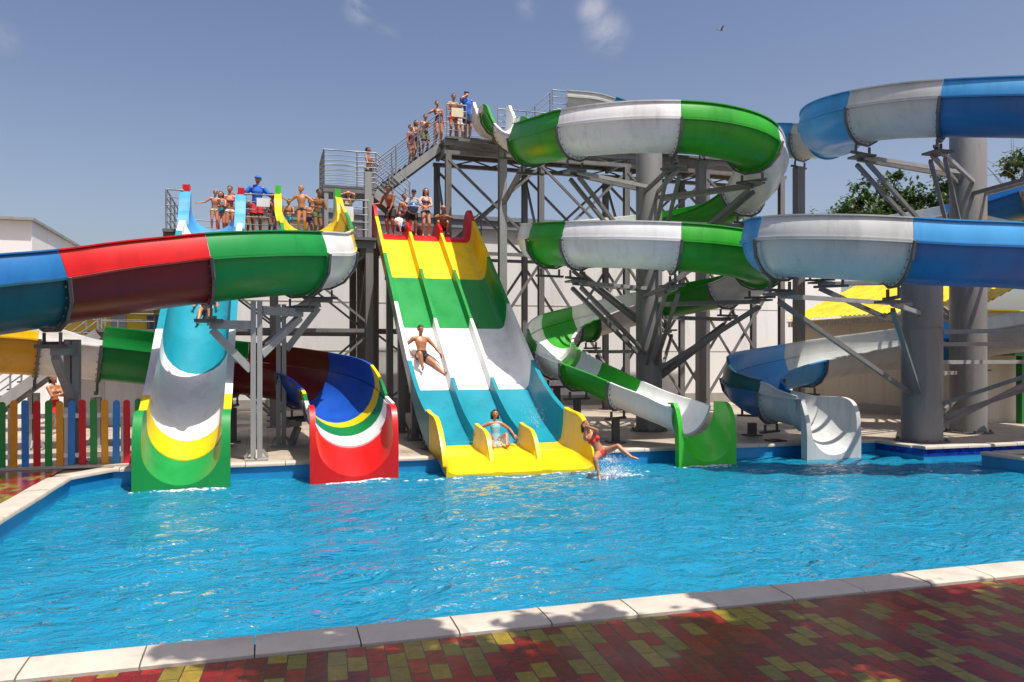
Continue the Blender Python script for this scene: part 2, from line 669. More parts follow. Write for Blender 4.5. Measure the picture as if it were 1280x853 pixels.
W = 0.36
coping_run((-3.42 - W, 6.5), (15.45 + W, 6.5), 0.77, 0.68 + 3.42 + W - 6 * 0.77 + 0.77 * 0, W)
coping_run((15.45, 6.5), (15.45, 14.2), 0.77, 0.77, W)
coping_run((15.45 + W, 14.2), (24, 14.2), 0.77, 0.77, W)
coping_run((24, 15.4), (15.0 - 0.0, 15.4), 0.77, 0.77, W)
coping_run((15.0, 15.4 + W), (15.0, 17.0), 0.77, 0.5, W)
coping_run((15.0 + W, 17.0), (6.93, 17.0), 0.77, 0.77, W)
coping_run((3.43, 17.0), (-2.85, 17.0), 0.77, 0.77, W)
coping_run((-2.85, 17.0), (-3.42, 16.1), 2.0, 2.0, W)
coping_run((-3.42, 16.1), (-3.42, 6.5), 0.77, 0.77, W)
# dark blue tile band under the step of the deck
bm = B()
box_between(bm, (15.012, 15.391, -0.20), (24, 15.397, -0.04))
box_between(bm, (14.990, 15.41, -0.20), (14.996, 16.98, -0.04))


def band_mat():
    m, nt, b = nt_new('dark_blue_mosaic')
    tc = N(nt, 'ShaderNodeTexCoord')
    ck = N(nt, 'ShaderNodeTexVoronoi', i_Scale=9.0)
    nt.links.new(tc.outputs['Object'], ck.inputs['Vector'])
    r = ramp(nt, ck.outputs['Color'], [(0.2, (0.008, 0.02, 0.20)), (0.8, (0.02, 0.06, 0.38))])
    nt.links.new(r.outputs[0], b.inputs['Base Color'])
    b.inputs['Roughness'].default_value = 0.15
    return m


structure(obj('tile_band', bm, band_mat()))


# ------------------------------------------------------------------ water
def water_mat():
    m, nt, b = nt_new('pool_water')
    L = nt.links.new
    nt.nodes.remove(b)
    out = nt.nodes['Material Output']
    tc = N(nt, 'ShaderNodeTexCoord')
    mp = N(nt, 'ShaderNodeMapping')
    mp.inputs['Rotation'].default_value = (0, 0, -YAW)
    mp.inputs['Scale'].default_value = (1.0, 1.5, 1.0)
    L(tc.outputs['Object'], mp.inputs[0])
    n1 = N(nt, 'ShaderNodeTexNoise', i_Scale=2.1, i_Detail=3.5, i_Roughness=0.5, i_Distortion=1.2)
    n2 = N(nt, 'ShaderNodeTexNoise', i_Scale=7.0, i_Detail=2.0, i_Roughness=0.5, i_Distortion=0.8)
    L(mp.outputs[0], n1.inputs['Vector'])
    L(mp.outputs[0], n2.inputs['Vector'])
    ad = N(nt, 'ShaderNodeMath', operation='MULTIPLY_ADD')
    L(n2.outputs['Fac'], ad.inputs[0])
    ad.inputs[1].default_value = 0.35
    L(n1.outputs['Fac'], ad.inputs[2])
    big = N(nt, 'ShaderNodeTexNoise', i_Scale=0.33, i_Detail=2.0)
    L(mp.outputs[0], big.inputs['Vector'])
    br_ = ramp(nt, big.outputs['Fac'], [(0.35, (0.45,) * 3), (0.62, (1.25,) * 3)])
    hm = N(nt, 'ShaderNodeMath', operation='MULTIPLY')
    L(ad.outputs[0], hm.inputs[0])
    L(br_.outputs[0], hm.inputs[1])
    bp = N(nt, 'ShaderNodeBump', i_Strength=0.95, i_Distance=0.17)
    L(hm.outputs[0], bp.inputs['Height'])
    tr = N(nt, 'ShaderNodeBsdfTransparent')
    tr.inputs[0].default_value = (0.42, 0.88, 0.98, 1)
    df = N(nt, 'ShaderNodeBsdfDiffuse')
    df.inputs[0].default_value = (0.012, 0.295, 0.475, 1)
    L(bp.outputs[0], df.inputs['Normal'])
    body = N(nt, 'ShaderNodeMixShader')
    body.inputs[0].default_value = 0.62
    L(tr.outputs[0], body.inputs[1])
    L(df.outputs[0], body.inputs[2])
    gl = N(nt, 'ShaderNodeBsdfGlossy')
    gl.inputs['Roughness'].default_value = 0.03
    L(bp.outputs[0], gl.inputs['Normal'])
    fr = N(nt, 'ShaderNodeFresnel', i_IOR=1.47)
    L(bp.outputs[0], fr.inputs['Normal'])
    mx = N(nt, 'ShaderNodeMixShader')
    L(fr.outputs[0], mx.inputs[0])
    L(body.outputs[0], mx.inputs[1])
    L(gl.outputs[0], mx.inputs[2])
    L(mx.outputs[0], out.inputs[0])
    return m


WZ = -0.30


def wave(u, v):
    h = 0.0
    q = noise.noise(V3((u * 0.35, v * 0.35, 3.1)))
    for (fx, fy, amp, sx) in ((0.9, 1.7, 0.034, 0.0), (2.0, 3.2, 0.022, 5.0), (4.2, 6.2, 0.012, 9.0)):
        # rotate so that crests lie across the view
        a, b_ = u * CS + v * SN, -u * SN + v * CS
        h += amp * noise.noise(V3((a * fx + q * 0.8 + sx, b_ * fy + q, sx * 1.7))) * 1.6
    return h * (0.8 + 0.8 * max(0, q))


bm = B()
u0, u1, v0, v1 = -3.5, 15.5, 6.45, 17.05
du = 0.062
nu, nv = int((u1 - u0) / du), int((v1 - v0) / du)
grid = []
for j in range(nv + 1):
    v = v0 + (v1 - v0) * j / nv
    row = []
    for i in range(nu + 1):
        u = u0 + (u1 - u0) * i / nu
        row.append(bm.verts.new((u, v, WZ + wave(u, v))))
    grid.append(row)
for j in range(nv):
    for i in range(nu):
        bm.faces.new((grid[j][i], grid[j][i + 1], grid[j + 1][i + 1], grid[j + 1][i]))
e0 = [bm.verts.new((40, v, WZ)) for v in (14.1, 15.5)]
e1 = [bm.verts.new((15.5, v, WZ)) for v in (14.1, 15.5)]
bm.faces.new((e1[0], e0[0], e0[1], e1[1]))
me = bpy.data.meshes.new('water')
bm.to_mesh(me)
bm.free()
for p in me.polygons:
    p.use_smooth = True
structure(link_mesh('water', me, water_mat()))

# ------------------------------------------------------------------ buildings behind
WV = 33.4
WALLZ = 8.0
wb = thing('white_building', 'tall white clad building whose long blank wall stands behind the slide towers', 'building', (10, WV + 6, 0))
bm = B()
box_between(bm, (-1.6, WV, 0.45), (27.4, WV + 12, WALLZ))
obj('wall', bm, M['whitewall'], wb, world=True)
bm = B()
box_between(bm, (-1.63, WV - 0.03, 0.0), (27.43, WV + 0.4, 0.448))
obj('plinth', bm, M['plinth'], wb, world=True)
bm = B()
box_between(bm, (-1.8, WV - 0.28, WALLZ + 0.002), (27.6, WV + 12.2, WALLZ + 0.18))
box_between(bm, (-1.75, WV - 0.2, WALLZ - 0.35), (27.5, WV - 0.06, WALLZ - 0.001))
obj('roof', bm, M['eave'], wb, world=True)
for zz in (2.4, 4.4, 6.3):
    bm = B()
    box_between(bm, (-1.6, WV - 0.012, zz), (27.4, WV - 0.002, zz + 0.035))
    obj('panel_joint', bm, M['beigewall'], wb, world=True)

lw = thing('boundary_wall', 'low white wall running behind the picket fence towards the small gabled hall', 'wall', (-10, WV + 0.2, 0))
bm = B()
box_between(bm, (-30, WV, 0), (-1.66, WV + 0.3, 2.9))
obj('wall', bm, M['whitewall'], lw, world=True)
bm = B()
box_between(bm, (-30.1, WV - 0.06, 2.902), (-1.66, WV + 0.36, 3.0))
obj('wall_cap', bm, M['plinth'], lw, world=True)

# gabled hall at the far left
c = at(40, 275, 30)
gh = thing('gabled_hall', 'white hall with a shallow grey roof seen over the red and blue chute', 'building', (c.x - 8, c.y + 5, 0))
bm = B()
box_between(bm, (c.x - 20, c.y, 0), (c.x, c.y + 8.5, c.z - 0.05))
vs = bm.verts
obj('wall', bm, M['whitewall'], gh, world=True)
bm = B()
box_between(bm, (c.x - 20.2, c.y - 0.25, c.z - 0.048), (c.x + 0.12, c.y + 8.7, c.z + 0.05))
obj('roof', bm, M['palesteel'], gh, world=True)
bm = B()
for k in range(7):
    box_between(bm, (c.x - 1.3 - 2.2 * k, c.y - 0.012, 0.1), (c.x - 1.27 - 2.2 * k, c.y - 0.002, c.z - 0.2))
obj('panel_joint', bm, M['beigewall'], gh, world=True)

# yellow kiosk with a railing in front of it
a, b_ = at(100, 400, 27), at(206, 400, 27)
ky = thing('kiosk', 'yellow upper storey of a small kiosk with a grey door glimpsed under the red chute', 'kiosk', ((a.x + b_.x) / 2, 28.6, 0))
ka, kb = a.x, a.x + 3.3
bm = B()
box_between(bm, (ka, 28.0, 0.0), (kb, 30.2, 2.2))
obj('ground_storey', bm, M['whitewall'], ky, world=True)
bm = B()
box_between(bm, (ka, 28.0, 2.202), (kb, 30.2, 3.75))
obj('upper_wall', bm, paint('kiosk_yellow', (0.72, 0.46, 0.02), rough=0.5, vary=0.1), ky, world=True)
bm = B()
box_between(bm, (ka + 1.3, 27.97, 2.3), (ka + 1.75, 27.995, 3.6))
obj('door', bm, M['palesteel'], ky, world=True)
bm = B()
box_between(bm, (ka + 2.35, 27.97, 2.3), (ka + 2.95, 27.995, 3.5))
obj('shutter', bm, M['darksteel'], ky, world=True)
bm = B()
box_between(bm, (ka - 0.1, 27.0, 2.2), (kb + 0.1, 27.99, 2.28))
obj('balcony', bm, M['steel'], ky, world=True)
bm = B()
for zz in (2.6, 2.9, 3.3):
    add_tube(bm, [(ka - 0.1, 27.05, zz), (kb + 0.1, 27.05, zz)], 0.022, 6)
for k in range(5):
    x = ka - 0.1 + (kb - ka + 0.2) * k / 4
    add_tube(bm, [(x, 27.05, 2.28), (x, 27.05, 3.3)], 0.025, 6)
obj('railing', bm, M['rail'], ky, world=True)
bm = B()
box_between(bm, (ka - 0.3, 27.7, 3.752), (kb + 0.3, 30.4, 3.85))
obj('roof', bm, M['eave'], ky, world=True)

# yellow roofed building on the right: its long wall runs away from the viewer
U = 22.3
yb = thing('tiled_house', 'long beige house with a bright yellow pantile roof behind the blue chute', 'house', (U + 3, 29, 0))
bm = B()
box_between(bm, (U, 20.5, 0), (U + 7, 30.0, 3.72))
obj('wall', bm, M['beigewall'], yb, world=True)
bm = B()
box_between(bm, (U - 0.03, 20.47, 0), (U - 0.002, 29.9, 0.35))
obj('plinth', bm, M['plinth'], yb, world=True)


def pantiles():
    m, nt, b = nt_new('yellow_pantile')
    L = nt.links.new
    tc = N(nt, 'ShaderNodeTexCoord')
    n1 = N(nt, 'ShaderNodeTexNoise', i_Scale=2.0, i_Detail=4.0)
    L(tc.outputs['Object'], n1.inputs['Vector'])
    r = ramp(nt, n1.outputs['Fac'], [(0.3, (0.62, 0.40, 0.01)), (0.7, (0.86, 0.62, 0.02))])
    L(r.outputs[0], b.inputs['Base Color'])
    b.inputs['Roughness'].default_value = 0.4
    return m


bm = B()
# corrugated pantile sheet: waves along the eave, steps up the slope
V0, V1 = 20.2, 30.2
nw = 330
rows = 12
prev = None
for j in range(rows + 1):
    f = j / rows
    for step in ((0.0,) if j in (0, rows) else (0.0, 0.035)):
        row = []
        for i in range(nw + 1):
            v = V0 + (V1 - V0) * i / nw
            row.append(bm.verts.new((U - 0.45 + 4.0 * f, v, 3.72 + 1.75 * f + 0.055 * abs(math.sin(v * PI / 0.26)) + 0.03 - step * 1.6)))
        if prev:
            for i in range(nw):
                bm.faces.new((prev[i], prev[i + 1], row[i + 1], row[i]))
        prev = row
box_between(bm, (U - 0.42, V0, 3.66), (U + 3.5, V1, 3.70))
obj('roof', bm, pantiles(), yb, world=True, smooth=50)
bm = B()
for k in range(60):
    v = V0 + 0.1 + k * 0.164
    box_between(bm, (U - 0.40, v, 3.45), (U - 0.385, v + 0.12, 3.655))
obj('eave_board', bm, M['palesteel'], yb, world=True)

# green shelter posts at the right
gs = thing('shelter', 'dark green canopy on green posts beside the thick grey pillar', 'shelter', (20.4, 22.5, 0))
ps = [at(1239, 528, 26.5), at(1277, 531, 26.0)]
p0, p1 = V3((ps[0].x, ps[0].y, 0)), V3((ps[1].x, ps[1].y, 0))
gp = paint('shelter_green', (0.012, 0.16, 0.035), rough=0.4)
for p in (p0, p1, p0 + V3((0.3, 2.0, 0)), p1 + V3((0.9, 2.0, 0))):
    bm = B()
    add_box(bm, (p.x, p.y, 1.1), (0.22, 0.22, 2.2))
    obj('post', bm, gp, gs, world=True)
bm = B()
add_box(bm, (p1.x + 0.7, p1.y + 1.0, 2.29), (3.0, 2.9, 0.16))
add_box(bm, (p1.x + 0.7, p1.y + 1.0, 2.42), (2.6, 2.5, 0.1))
obj('canopy', bm, gp, gs, world=True)

# ------------------------------------------------------------------ picket fence
FV = 17.62
fu0, fu1 = atv(-40, FV), atv(192, FV)
fe = thing('picket_fence', 'picket fence of rounded green, orange, blue and red boards on white rails', 'fence', ((fu0 + fu1) / 2, FV, 0))
seq = ['green', 'orange', 'blue', 'red']
k = 0
x0 = atv(3, FV)
pitch = (atv(159, FV) - x0) / 11
random.seed(5)
for k in range(-3, 14):
    u = x0 + k * pitch
    bm = B()
    wd, ht = 0.062, 1.33 + random.uniform(-0.015, 0.015)
    pts = [(-wd, 0.05), (wd, 0.05), (wd, ht - wd)] + [(wd * math.cos(R(t)), ht - wd + wd * math.sin(R(t))) for t in range(15, 180, 15)] + [(-wd, ht - wd)]
    tl = random.uniform(-0.008, 0.008)
    a = [bm.verts.new((u + x + tl * z, FV - 0.045, z)) for x, z in pts]
    b2 = [bm.verts.new((u + x + tl * z, FV - 0.02, z)) for x, z in pts]
    bm.faces.new(a)
    bm.faces.new(b2[::-1])
    for i in range(len(pts)):
        j = (i + 1) % len(pts)
        bm.faces.new((a[j], a[i], b2[i], b2[j]))
    bmesh.ops.bevel(bm, geom=[e for e in bm.edges if all(abs(v.co.y - (FV - 0.045)) < 1e-4 for v in e.verts)], offset=0.006, segments=1, affect='EDGES')
    cname = seq[k % 4]
    obj('picket', bm, M['pick_' + cname], fe, cname + ' picket board', world=True)
for z in (1.02, 0.24):
    bm = B()
    box_between(bm, (fu0, FV - 0.019, z - 0.045), (fu1 - 0.12, FV + 0.03, z + 0.045))
    obj('rail', bm, M['whitepaint'], fe, world=True)
for u in (fu0 + 0.1, x0 + 0.12, x0 + 5.5 * pitch, x0 + 10.6 * pitch):
    bm = B()
    box_between(bm, (u - 0.04, FV + 0.031, 0), (u + 0.04, FV + 0.11, 1.18))
    obj('post', bm, M['whitepaint'], fe, world=True)
bm = B()
box_between(bm, (fu0, FV - 0.2, 0.006), (fu1, FV + 0.16, 0.05))
obj('kerb', bm, M['coping'], fe, world=True)


# ------------------------------------------------------------------ trees
def leaf_mat(name, c1, c2, c3):
    m, nt, b = nt_new(name)
    L = nt.links.new
    oi = N(nt, 'ShaderNodeTexCoord')
    n1 = N(nt, 'ShaderNodeTexNoise', i_Scale=1.7, i_Detail=2.0)
    L(oi.outputs['Object'], n1.inputs['Vector'])
    gi = N(nt, 'ShaderNodeNewGeometry')
    ri = N(nt, 'ShaderNodeMath', operation='MULTIPLY_ADD')
    L(gi.outputs['Random Per Island'], ri.inputs[0])
    ri.inputs[1].default_value = 0.5
    L(n1.outputs['Fac'], ri.inputs[2])
    r = ramp(nt, ri.outputs[0], [(0.4, c1), (0.75, c2), (1.0, c3)])
    L(r.outputs[0], b.inputs['Base Color'])
    b.inputs['Roughness'].default_value = 0.55
    tr = N(nt, 'ShaderNodeBsdfTranslucent')
    L(r.outputs[0], tr.inputs[0])
    mx = N(nt, 'ShaderNodeMixShader')
    mx.inputs[0].default_value = 0.3
    L(b.outputs[0], mx.inputs[1])
    L(tr.outputs[0], mx.inputs[2])
    L(mx.outputs[0], nt.nodes['Material Output'].inputs[0])
    return m


def add_leaf(bm, p, size, rng):
    d = V3((rng.gauss(0, 1), rng.gauss(0, 1), rng.gauss(0, 0.7))).normalized()
    x, y, d = frame_of(d)
    s = size * rng.uniform(0.6, 1.3)
    vs = [bm.verts.new(p + d * s * a + x * s * b + y * s * c) for a, b, c in ((-0.5, 0, 0), (0, 0.28, 0.06), (0.55, 0, -0.04), (0, -0.28, 0.06))]
    bm.faces.new(vs)


def tree(name, label, base, clumps, leaves, size, trunk_r, mat, seed, twigs=0, hubf=0.42):
    """clumps: (offset, radius); limbs run from the trunk to every clump"""
    rng = random.Random(seed)
    t = thing(name, label, 'tree', base)
    bm = B()
    top = max(c[0][2] for c in clumps)
    tips = [V3(c[0]) for c in clumps]
    cx = sum((c[0][0] for c in clumps)) / len(clumps)
    cy = sum((c[0][1] for c in clumps)) / len(clumps)
    hub = V3((cx * 0.5, cy * 0.5, top * hubf))
    add_tube(bm, [(0, 0, -0.1), (cx * 0.1, cy * 0.1, hub.z * 0.5), hub, V3((cx, cy, top * max(0.8, hubf + 0.1)))], [trunk_r * 1.25, trunk_r, trunk_r * 0.75, trunk_r * 0.2], 10)
    for q in tips:
        mid = hub.lerp(q, 0.5) + V3((rng.uniform(-.3, .3), rng.uniform(-.3, .3), -0.25))
        add_tube(bm, [hub, mid, q], [trunk_r * 0.42, trunk_r * 0.26, trunk_r * 0.07], 6)
        for _ in range(3 + twigs):
            e = q + V3((rng.gauss(0, 1), rng.gauss(0, 1), rng.gauss(0.3, 1))).normalized() * rng.uniform(0.5, 1.25) * (1.0 + 0.25 * twigs)
            k = mid.lerp(q, rng.uniform(0.4, 1))
            add_tube(bm, [k, k.lerp(e, 0.55) + V3((0, 0, 0.12)), e], [trunk_r * 0.1, trunk_r * 0.06, trunk_r * 0.02], 4)
    obj('trunk', bm, M['bark'], t, smooth=60)
    bm = B()
    tot = sum(c[1] ** 2 for c in clumps)
    for c, r in clumps:
        n = int(leaves * r * r / tot)
        c = V3(c)
        subs = []
        for _ in range(max(5, n // 70)):
            d = V3((rng.gauss(0, 1), rng.gauss(0, 1), rng.gauss(0, 0.8))).normalized()
            subs.append((c + d * r * rng.uniform(0.35, 1.0), r * rng.uniform(0.16, 0.34)))
        for _ in range(n):
            q, s = rng.choice(subs)
            d = V3((rng.gauss(0, 1), rng.gauss(0, 1), rng.gauss(0, 0.8)))
            add_leaf(bm, q + d * s * 0.62, size, rng)
    obj('crown', bm, mat, t)
    return t


def clump_cloud(rng, w, d, z0, z1, n, r0, r1):
    out = []
    for _ in range(n):
        f = rng.random()
        z = z0 + (z1 - z0) * f
        k = math.sqrt(max(0.05, 1 - ((f - 0.3) / 0.75) ** 2))
        out.append(((rng.uniform(-1, 1) * w * k, rng.uniform(-1, 1) * d * k, z), rng.uniform(r0, r1)))
    return out


lf1 = leaf_mat('dark_broad_leaf', (0.022, 0.055, 0.014), (0.05, 0.105, 0.024), (0.11, 0.17, 0.045))
rng = random.Random(3)
b0 = at(1112, 470, 46)
tree('broadleaf_tree', 'rounded dark green tree standing behind the blue chute and yellow roofed house', (b0.x, b0.y, 0),
     [(((px - 1112) * 0.046, rng.uniform(-2, 2), EYE + (445 - py) * 0.046), rr) for px, py, rr in
      ((1050, 268, 1.5), (1075, 262, 1.5), (1100, 250, 1.6), (1120, 232, 1.2), (1130, 250, 1.6), (1150, 240, 1.2), (1160, 258, 1.5), (1175, 262, 1.3),
       (1100, 275, 1.9), (1140, 278, 1.9), (1065, 280, 1.7), (1040, 283, 1.3), (1085, 292, 1.8), (1120, 296, 1.9), (1160, 290, 1.8))],
     11000, 0.30, 0.36, lf1, 7)
b0 = at(1300, 470, 40)
tree('sparse_tree', 'half bare tree with twigs sticking out at the edge of the view beyond the pillars', (b0.x, b0.y, 0),
     [(((px - 1300) * 0.040, rng.uniform(-1.2, 1.2), EYE + (445 - py) * 0.040), rr) for px, py, rr in
      ((1262, 232, 1.0), (1280, 215, 1.1), (1300, 190, 1.3), (1255, 250, 0.9), (1285, 248, 1.3), (1320, 200, 1.5), (1330, 240, 1.6), (1268, 200, 0.35))],
     4200, 0.26, 0.25, lf1, 9, twigs=3)
# a shade tree behind the viewer's right shoulder, whose crown throws the dappled shade on the paving
lf2 = leaf_mat('fresh_leaf', (0.03, 0.07, 0.015), (0.05, 0.11, 0.02), (0.09, 0.16, 0.04))


# ------------------------------------------------------------------ chutes
TH = 0.022


def trough_profile(r, flip):
    """half round trough: flange height is up = 0; closed outline"""
    inner = [(r * math.cos(R(a)), r * math.sin(R(a))) for a in range(180, 361, 9)]
    outer = [((r + TH) * math.cos(R(a)), (r + TH) * math.sin(R(a))) for a in range(357, 182, -9)]
    f = 0.085
    p = [(-r - f, 0.0)] + inner + [(r + f, 0.0), (r + f, -0.035), (r + TH, -0.035)] + outer + [(-r - TH, -0.035), (-r - f, -0.035)]
    return p


def wall_profile(r, hw, sgn, lean):
    """raised wall standing on the outer flange; sgn = +1 on the right of travel"""
    n = 6
    zs = [0.004 + (hw - 0.004) * k / n for k in range(n + 1)]
    x = lambda z: r + 0.03 - lean * (z / 0.55) ** 2 * min(1, 0.55 / max(0.2, 0.55))
    outer = [(r + 0.085, 0.004), (r + 0.085, 0.034), (r + 0.05, 0.036)] + [(x(z) + TH, z) for z in zs[1:]]
    topx = x(hw)
    lip = [(topx + 0.07, hw + 0.002), (topx + 0.07, hw + 0.03), (topx, hw + 0.03)]
    inner = [(x(z), z) for z in zs[::-1]]
    p = outer + lip + inner
    return [(sgn * a, b) for a, b in p]


class Chute:
    def __init__(self, root, ctrl, r, sgn, lean=0.16):
        self.root, self.r, self.sgn, self.lean = root, r, sgn, lean
        self.fine, self.fl, self.marks = smooth_path(ctrl)

    def s(self, t):
        i = max(0, min(len(self.marks) - 2, int(t)))
        return self.marks[i] + (self.marks[i + 1] - self.marks[i]) * (t - i)

    def frames(self, s0, s1, step=0.14):
        n = max(2, int((s1 - s0) / step))
        return [path_frame(self.fine, self.fl, s0 + (s1 - s0) * k / n) for k in range(n + 1)]

    def section(self, t0, t1, col, wcol=None, hw=(0.45, 0.45), label=None):
        s0, s1 = self.s(t0) + 0.004, self.s(t1) - 0.004
        fr = self.frames(s0, s1)
        bm = B()
        add_sweep(bm, fr, trough_profile(self.r, 1))
        # end flanges where sections are bolted together
        for a, b in ((s0 - 0.001, s0 + 0.035), (s1 - 0.035, s1 + 0.001)):
            f2 = [path_frame(self.fine, self.fl, s) for s in (a, b)]
            rr = self.r
            outl = [((rr + 0.085) * math.cos(R(k)), (rr + 0.085) * math.sin(R(k))) for k in range(183, 358, 9)]
            inn = [((rr + 0.012) * math.cos(R(k)), (rr + 0.012) * math.sin(R(k))) for k in range(357, 182, -9)]
            add_sweep(bm, f2, outl + inn)
        sec = obj('chute_section', bm, G[col], self.root, label, smooth=38, world=True)
        h0, h1 = hw
        if max(h0, h1) > 0.03:
            bm = B()
            n = len(fr) - 1

            def pr(i):
                f = i / n
                f = f * f * (3 - 2 * f)
                return wall_profile(self.r, h0 + (h1 - h0) * f, self.sgn, self.lean)
            add_sweep(bm, fr, pr)
            obj('raised_wall', bm, G[wcol or col], sec, smooth=38, world=True)
        return sec

    def bracket(self, t, drop=0.0):
        """dark steel cradle under a joint; returns the world point of its underside"""
        p, tg, sd, up = path_frame(self.fine, self.fl, self.s(t))
        bm = B()
        rr = self.r + 0.13
        a = [180, 205, 232, 255, 285, 308, 335, 360]
        pts = [p + sd * rr * math.cos(R(k)) + up * rr * math.sin(R(k)) for k in a]
        for q0, q1 in zip(pts, pts[1:]):
            add_beam(bm, q0, q1, 0.055, 0.05)
        # bolt heads round the joint
        for k in range(190, 351, 13):
            q = p + sd * (self.r + 0.055) * math.cos(R(k)) + up * (self.r + 0.055) * math.sin(R(k))
            for o in (-0.046, 0.046):
                add_box(bm, q + tg * o, (0.026, 0.026, 0.026))
        for sx in (-1, 1):
            q = p + sd * sx * 0.28 - up * (self.r + 0.13)
            add_beam(bm, q, q - V3((0, 0, 0.22)), 0.05)
        c = p - up * (self.r + 0.33)
        add_beam(bm, c - sd * 0.42, c + sd * 0.42, 0.09, 0.06)
        obj('joint_frame', bm, M['darksteel'], self.root, world=True)
        return c


def u_profile(r, h, lip=0.10, wall=TH, n=13):
    """U section: floor at up = 0, straight walls up to h"""
    h = max(h, r * 0.3)
    if h >= r:
        arc = [(r * math.cos(R(a)), r + r * math.sin(R(a))) for a in [180 + 180 * k / (n - 1) for k in range(n)]]
        inner = [(-r, h)] + arc + [(r, h)]
        o = r + wall
        arco = [(o * math.cos(R(a)), r + o * math.sin(R(a))) for a in [360 - 180 * k / (n - 1) for k in range(n)]]
        outer = [(o, h - 0.03)] + arco + [(-o, h - 0.03)]
    else:
        a0 = math.degrees(math.acos(min(1, (r - h) / r)))
        arc = [(r * math.sin(R(a)), r - r * math.cos(R(a))) for a in [-a0 + 2 * a0 * k / (n - 1) for k in range(n)]]
        inner = [arc[0]] + arc + [arc[-1]]
        o = r + wall
        arco = [(o * math.sin(R(a)), r - o * math.cos(R(a))) for a in [a0 - 2 * a0 * k / (n - 1) for k in range(n)]]
        outer = [arco[0]] + arco + [arco[-1]]
    e0, e1 = inner[0], inner[-1]
    return [(e0[0] - lip, e0[1])] + inner + [(e1[0] + lip, e1[1]), (e1[0] + lip, e1[1] - 0.03)] + outer + [(e0[0] - lip, e0[1] - 0.03)]


def dir_frames(pts):
    """frames along explicit points: side horizontal, up vertical (plane sections)"""
    out = []
    for i, p in enumerate(pts):
        a, b = pts[max(0, i - 1)], pts[min(len(pts) - 1, i + 1)]
        t = V3((b.x - a.x, b.y - a.y, 0)).normalized()
        out.append((p, t, t.cross(V3((0, 0, 1))), V3((0, 0, 1))))
    return out


def exit_piece(root, pts, r, h0, col, label=None, width=0.86, inner=None):
    """splash-out end: U floor between flat upright cheeks whose tops round down at the front.
    pts run downhill to the front edge; h0 = absolute height of the cheek tops"""
    n = 44
    P = [V3(p) for p in pts]
    f, fl, mk = smooth_path(P)
    Lg = fl[-1]
    samp = [point_at(f, fl, Lg * k / n) for k in range(n + 1)]
    fr = dir_frames(samp)
    rad = 0.50

    def cheek(i):
        s = Lg * i / n
        d = Lg - s
        if d < rad:
            x = 1 - d / rad
            return -0.30 + (h0 + 0.30) * (0.42 + 0.58 * math.sqrt(max(0.0, 1 - x * x)))
        return h0

    def pr(i):
        z = fr[i][0].z
        top = cheek(i) - z
        base = -0.34 - z if i > n * 0.45 else -0.16
        hh = max(top, 0.12)
        nn = 35
        k = min(1.0, hh / r)
        if hh >= r:
            arc = [(r * math.cos(R(180 + 180 * q / (nn - 1))), r + r * math.sin(R(180 + 180 * q / (nn - 1)))) for q in range(nn)]
        else:
            a0 = math.acos((r - hh) / r)
            arc = [(r * math.sin(-a0 + 2 * a0 * q / (nn - 1)), r - r * math.cos(-a0 + 2 * a0 * q / (nn - 1))) for q in range(nn)]
        e = max(arc[-1][0], r)
        ins = [(arc[0][0], hh)] + arc + [(arc[-1][0], hh)]
        # outside: a shell like the chute's at the back, upright cheeks at the front
        f = max(0.0, min(1.0, (i / n - 0.25) / 0.45))
        f = f * f * (3 - 2 * f)
        oo = r + 0.03
        out = []
        for q in range(17):
            a = R(360 - 180 * q / 16)
            ax, ay = oo * math.cos(a), r + oo * math.sin(a)
            if q <= 5:
                bx, by = width, hh - 0.03 + (base - hh + 0.03) * q / 5
            elif q >= 11:
                bx, by = -width, base + (hh - 0.03 - base) * (q - 11) / 5
            else:
                bx, by = width - 2 * width * (q - 5) / 6, base
            if q in (0, 16):
                ay = hh - 0.03
            out.append((ax + (bx - ax) * f, min(ay, hh - 0.03) + (by - min(ay, hh - 0.03)) * f))
        return [(-width, hh - 0.03), (-width, hh)] + ins + [(width, hh), (width, hh - 0.03)] + out
    bm = B()
    add_sweep(bm, fr, pr)
    bmesh.ops.remove_doubles(bm, verts=bm.verts, dist=0.0005)
    return obj('exit_section', bm, G[col], root, label, smooth=35, world=True)


def arm_between(root, p0, p1, w=0.13, h=0.16, mat='steel', name='support_arm'):
    bm = B()
    add_beam(bm, p0, p1, w, h)
    return obj(name, bm, M[mat], root, world=True)


def pillar(base, radius, height, label, cap=True):
    t = thing('support_pillar', label, 'pillar', (base[0], base[1], 0), group='steel pillars carrying the chutes')
    bm = B()
    add_lathe(bm, [(radius * 1.0, 0.0), (radius, 0.03), (radius, height * 0.5), (radius, height - 0.02), (radius * 0.985, height)], n=40)
    add_lathe(bm, [(radius + 0.012, height * 0.62), (radius + 0.012, height * 0.62 + 0.06)], n=40)
    obj('column', bm, M['pillar'], t, smooth=40)
    bm = B()
    add_lathe(bm, [(radius + 0.16, 0.0), (radius + 0.16, 0.045)], n=40)
    for k in range(12):
        a = 2 * PI * k / 12
        add_lathe(bm, [(0.03, 0.045), (0.03, 0.09)], c=((radius + 0.09) * math.cos(a), (radius + 0.09) * math.sin(a), 0), n=6)
    obj('base_plate', bm, M['darksteel'], t)
    return t


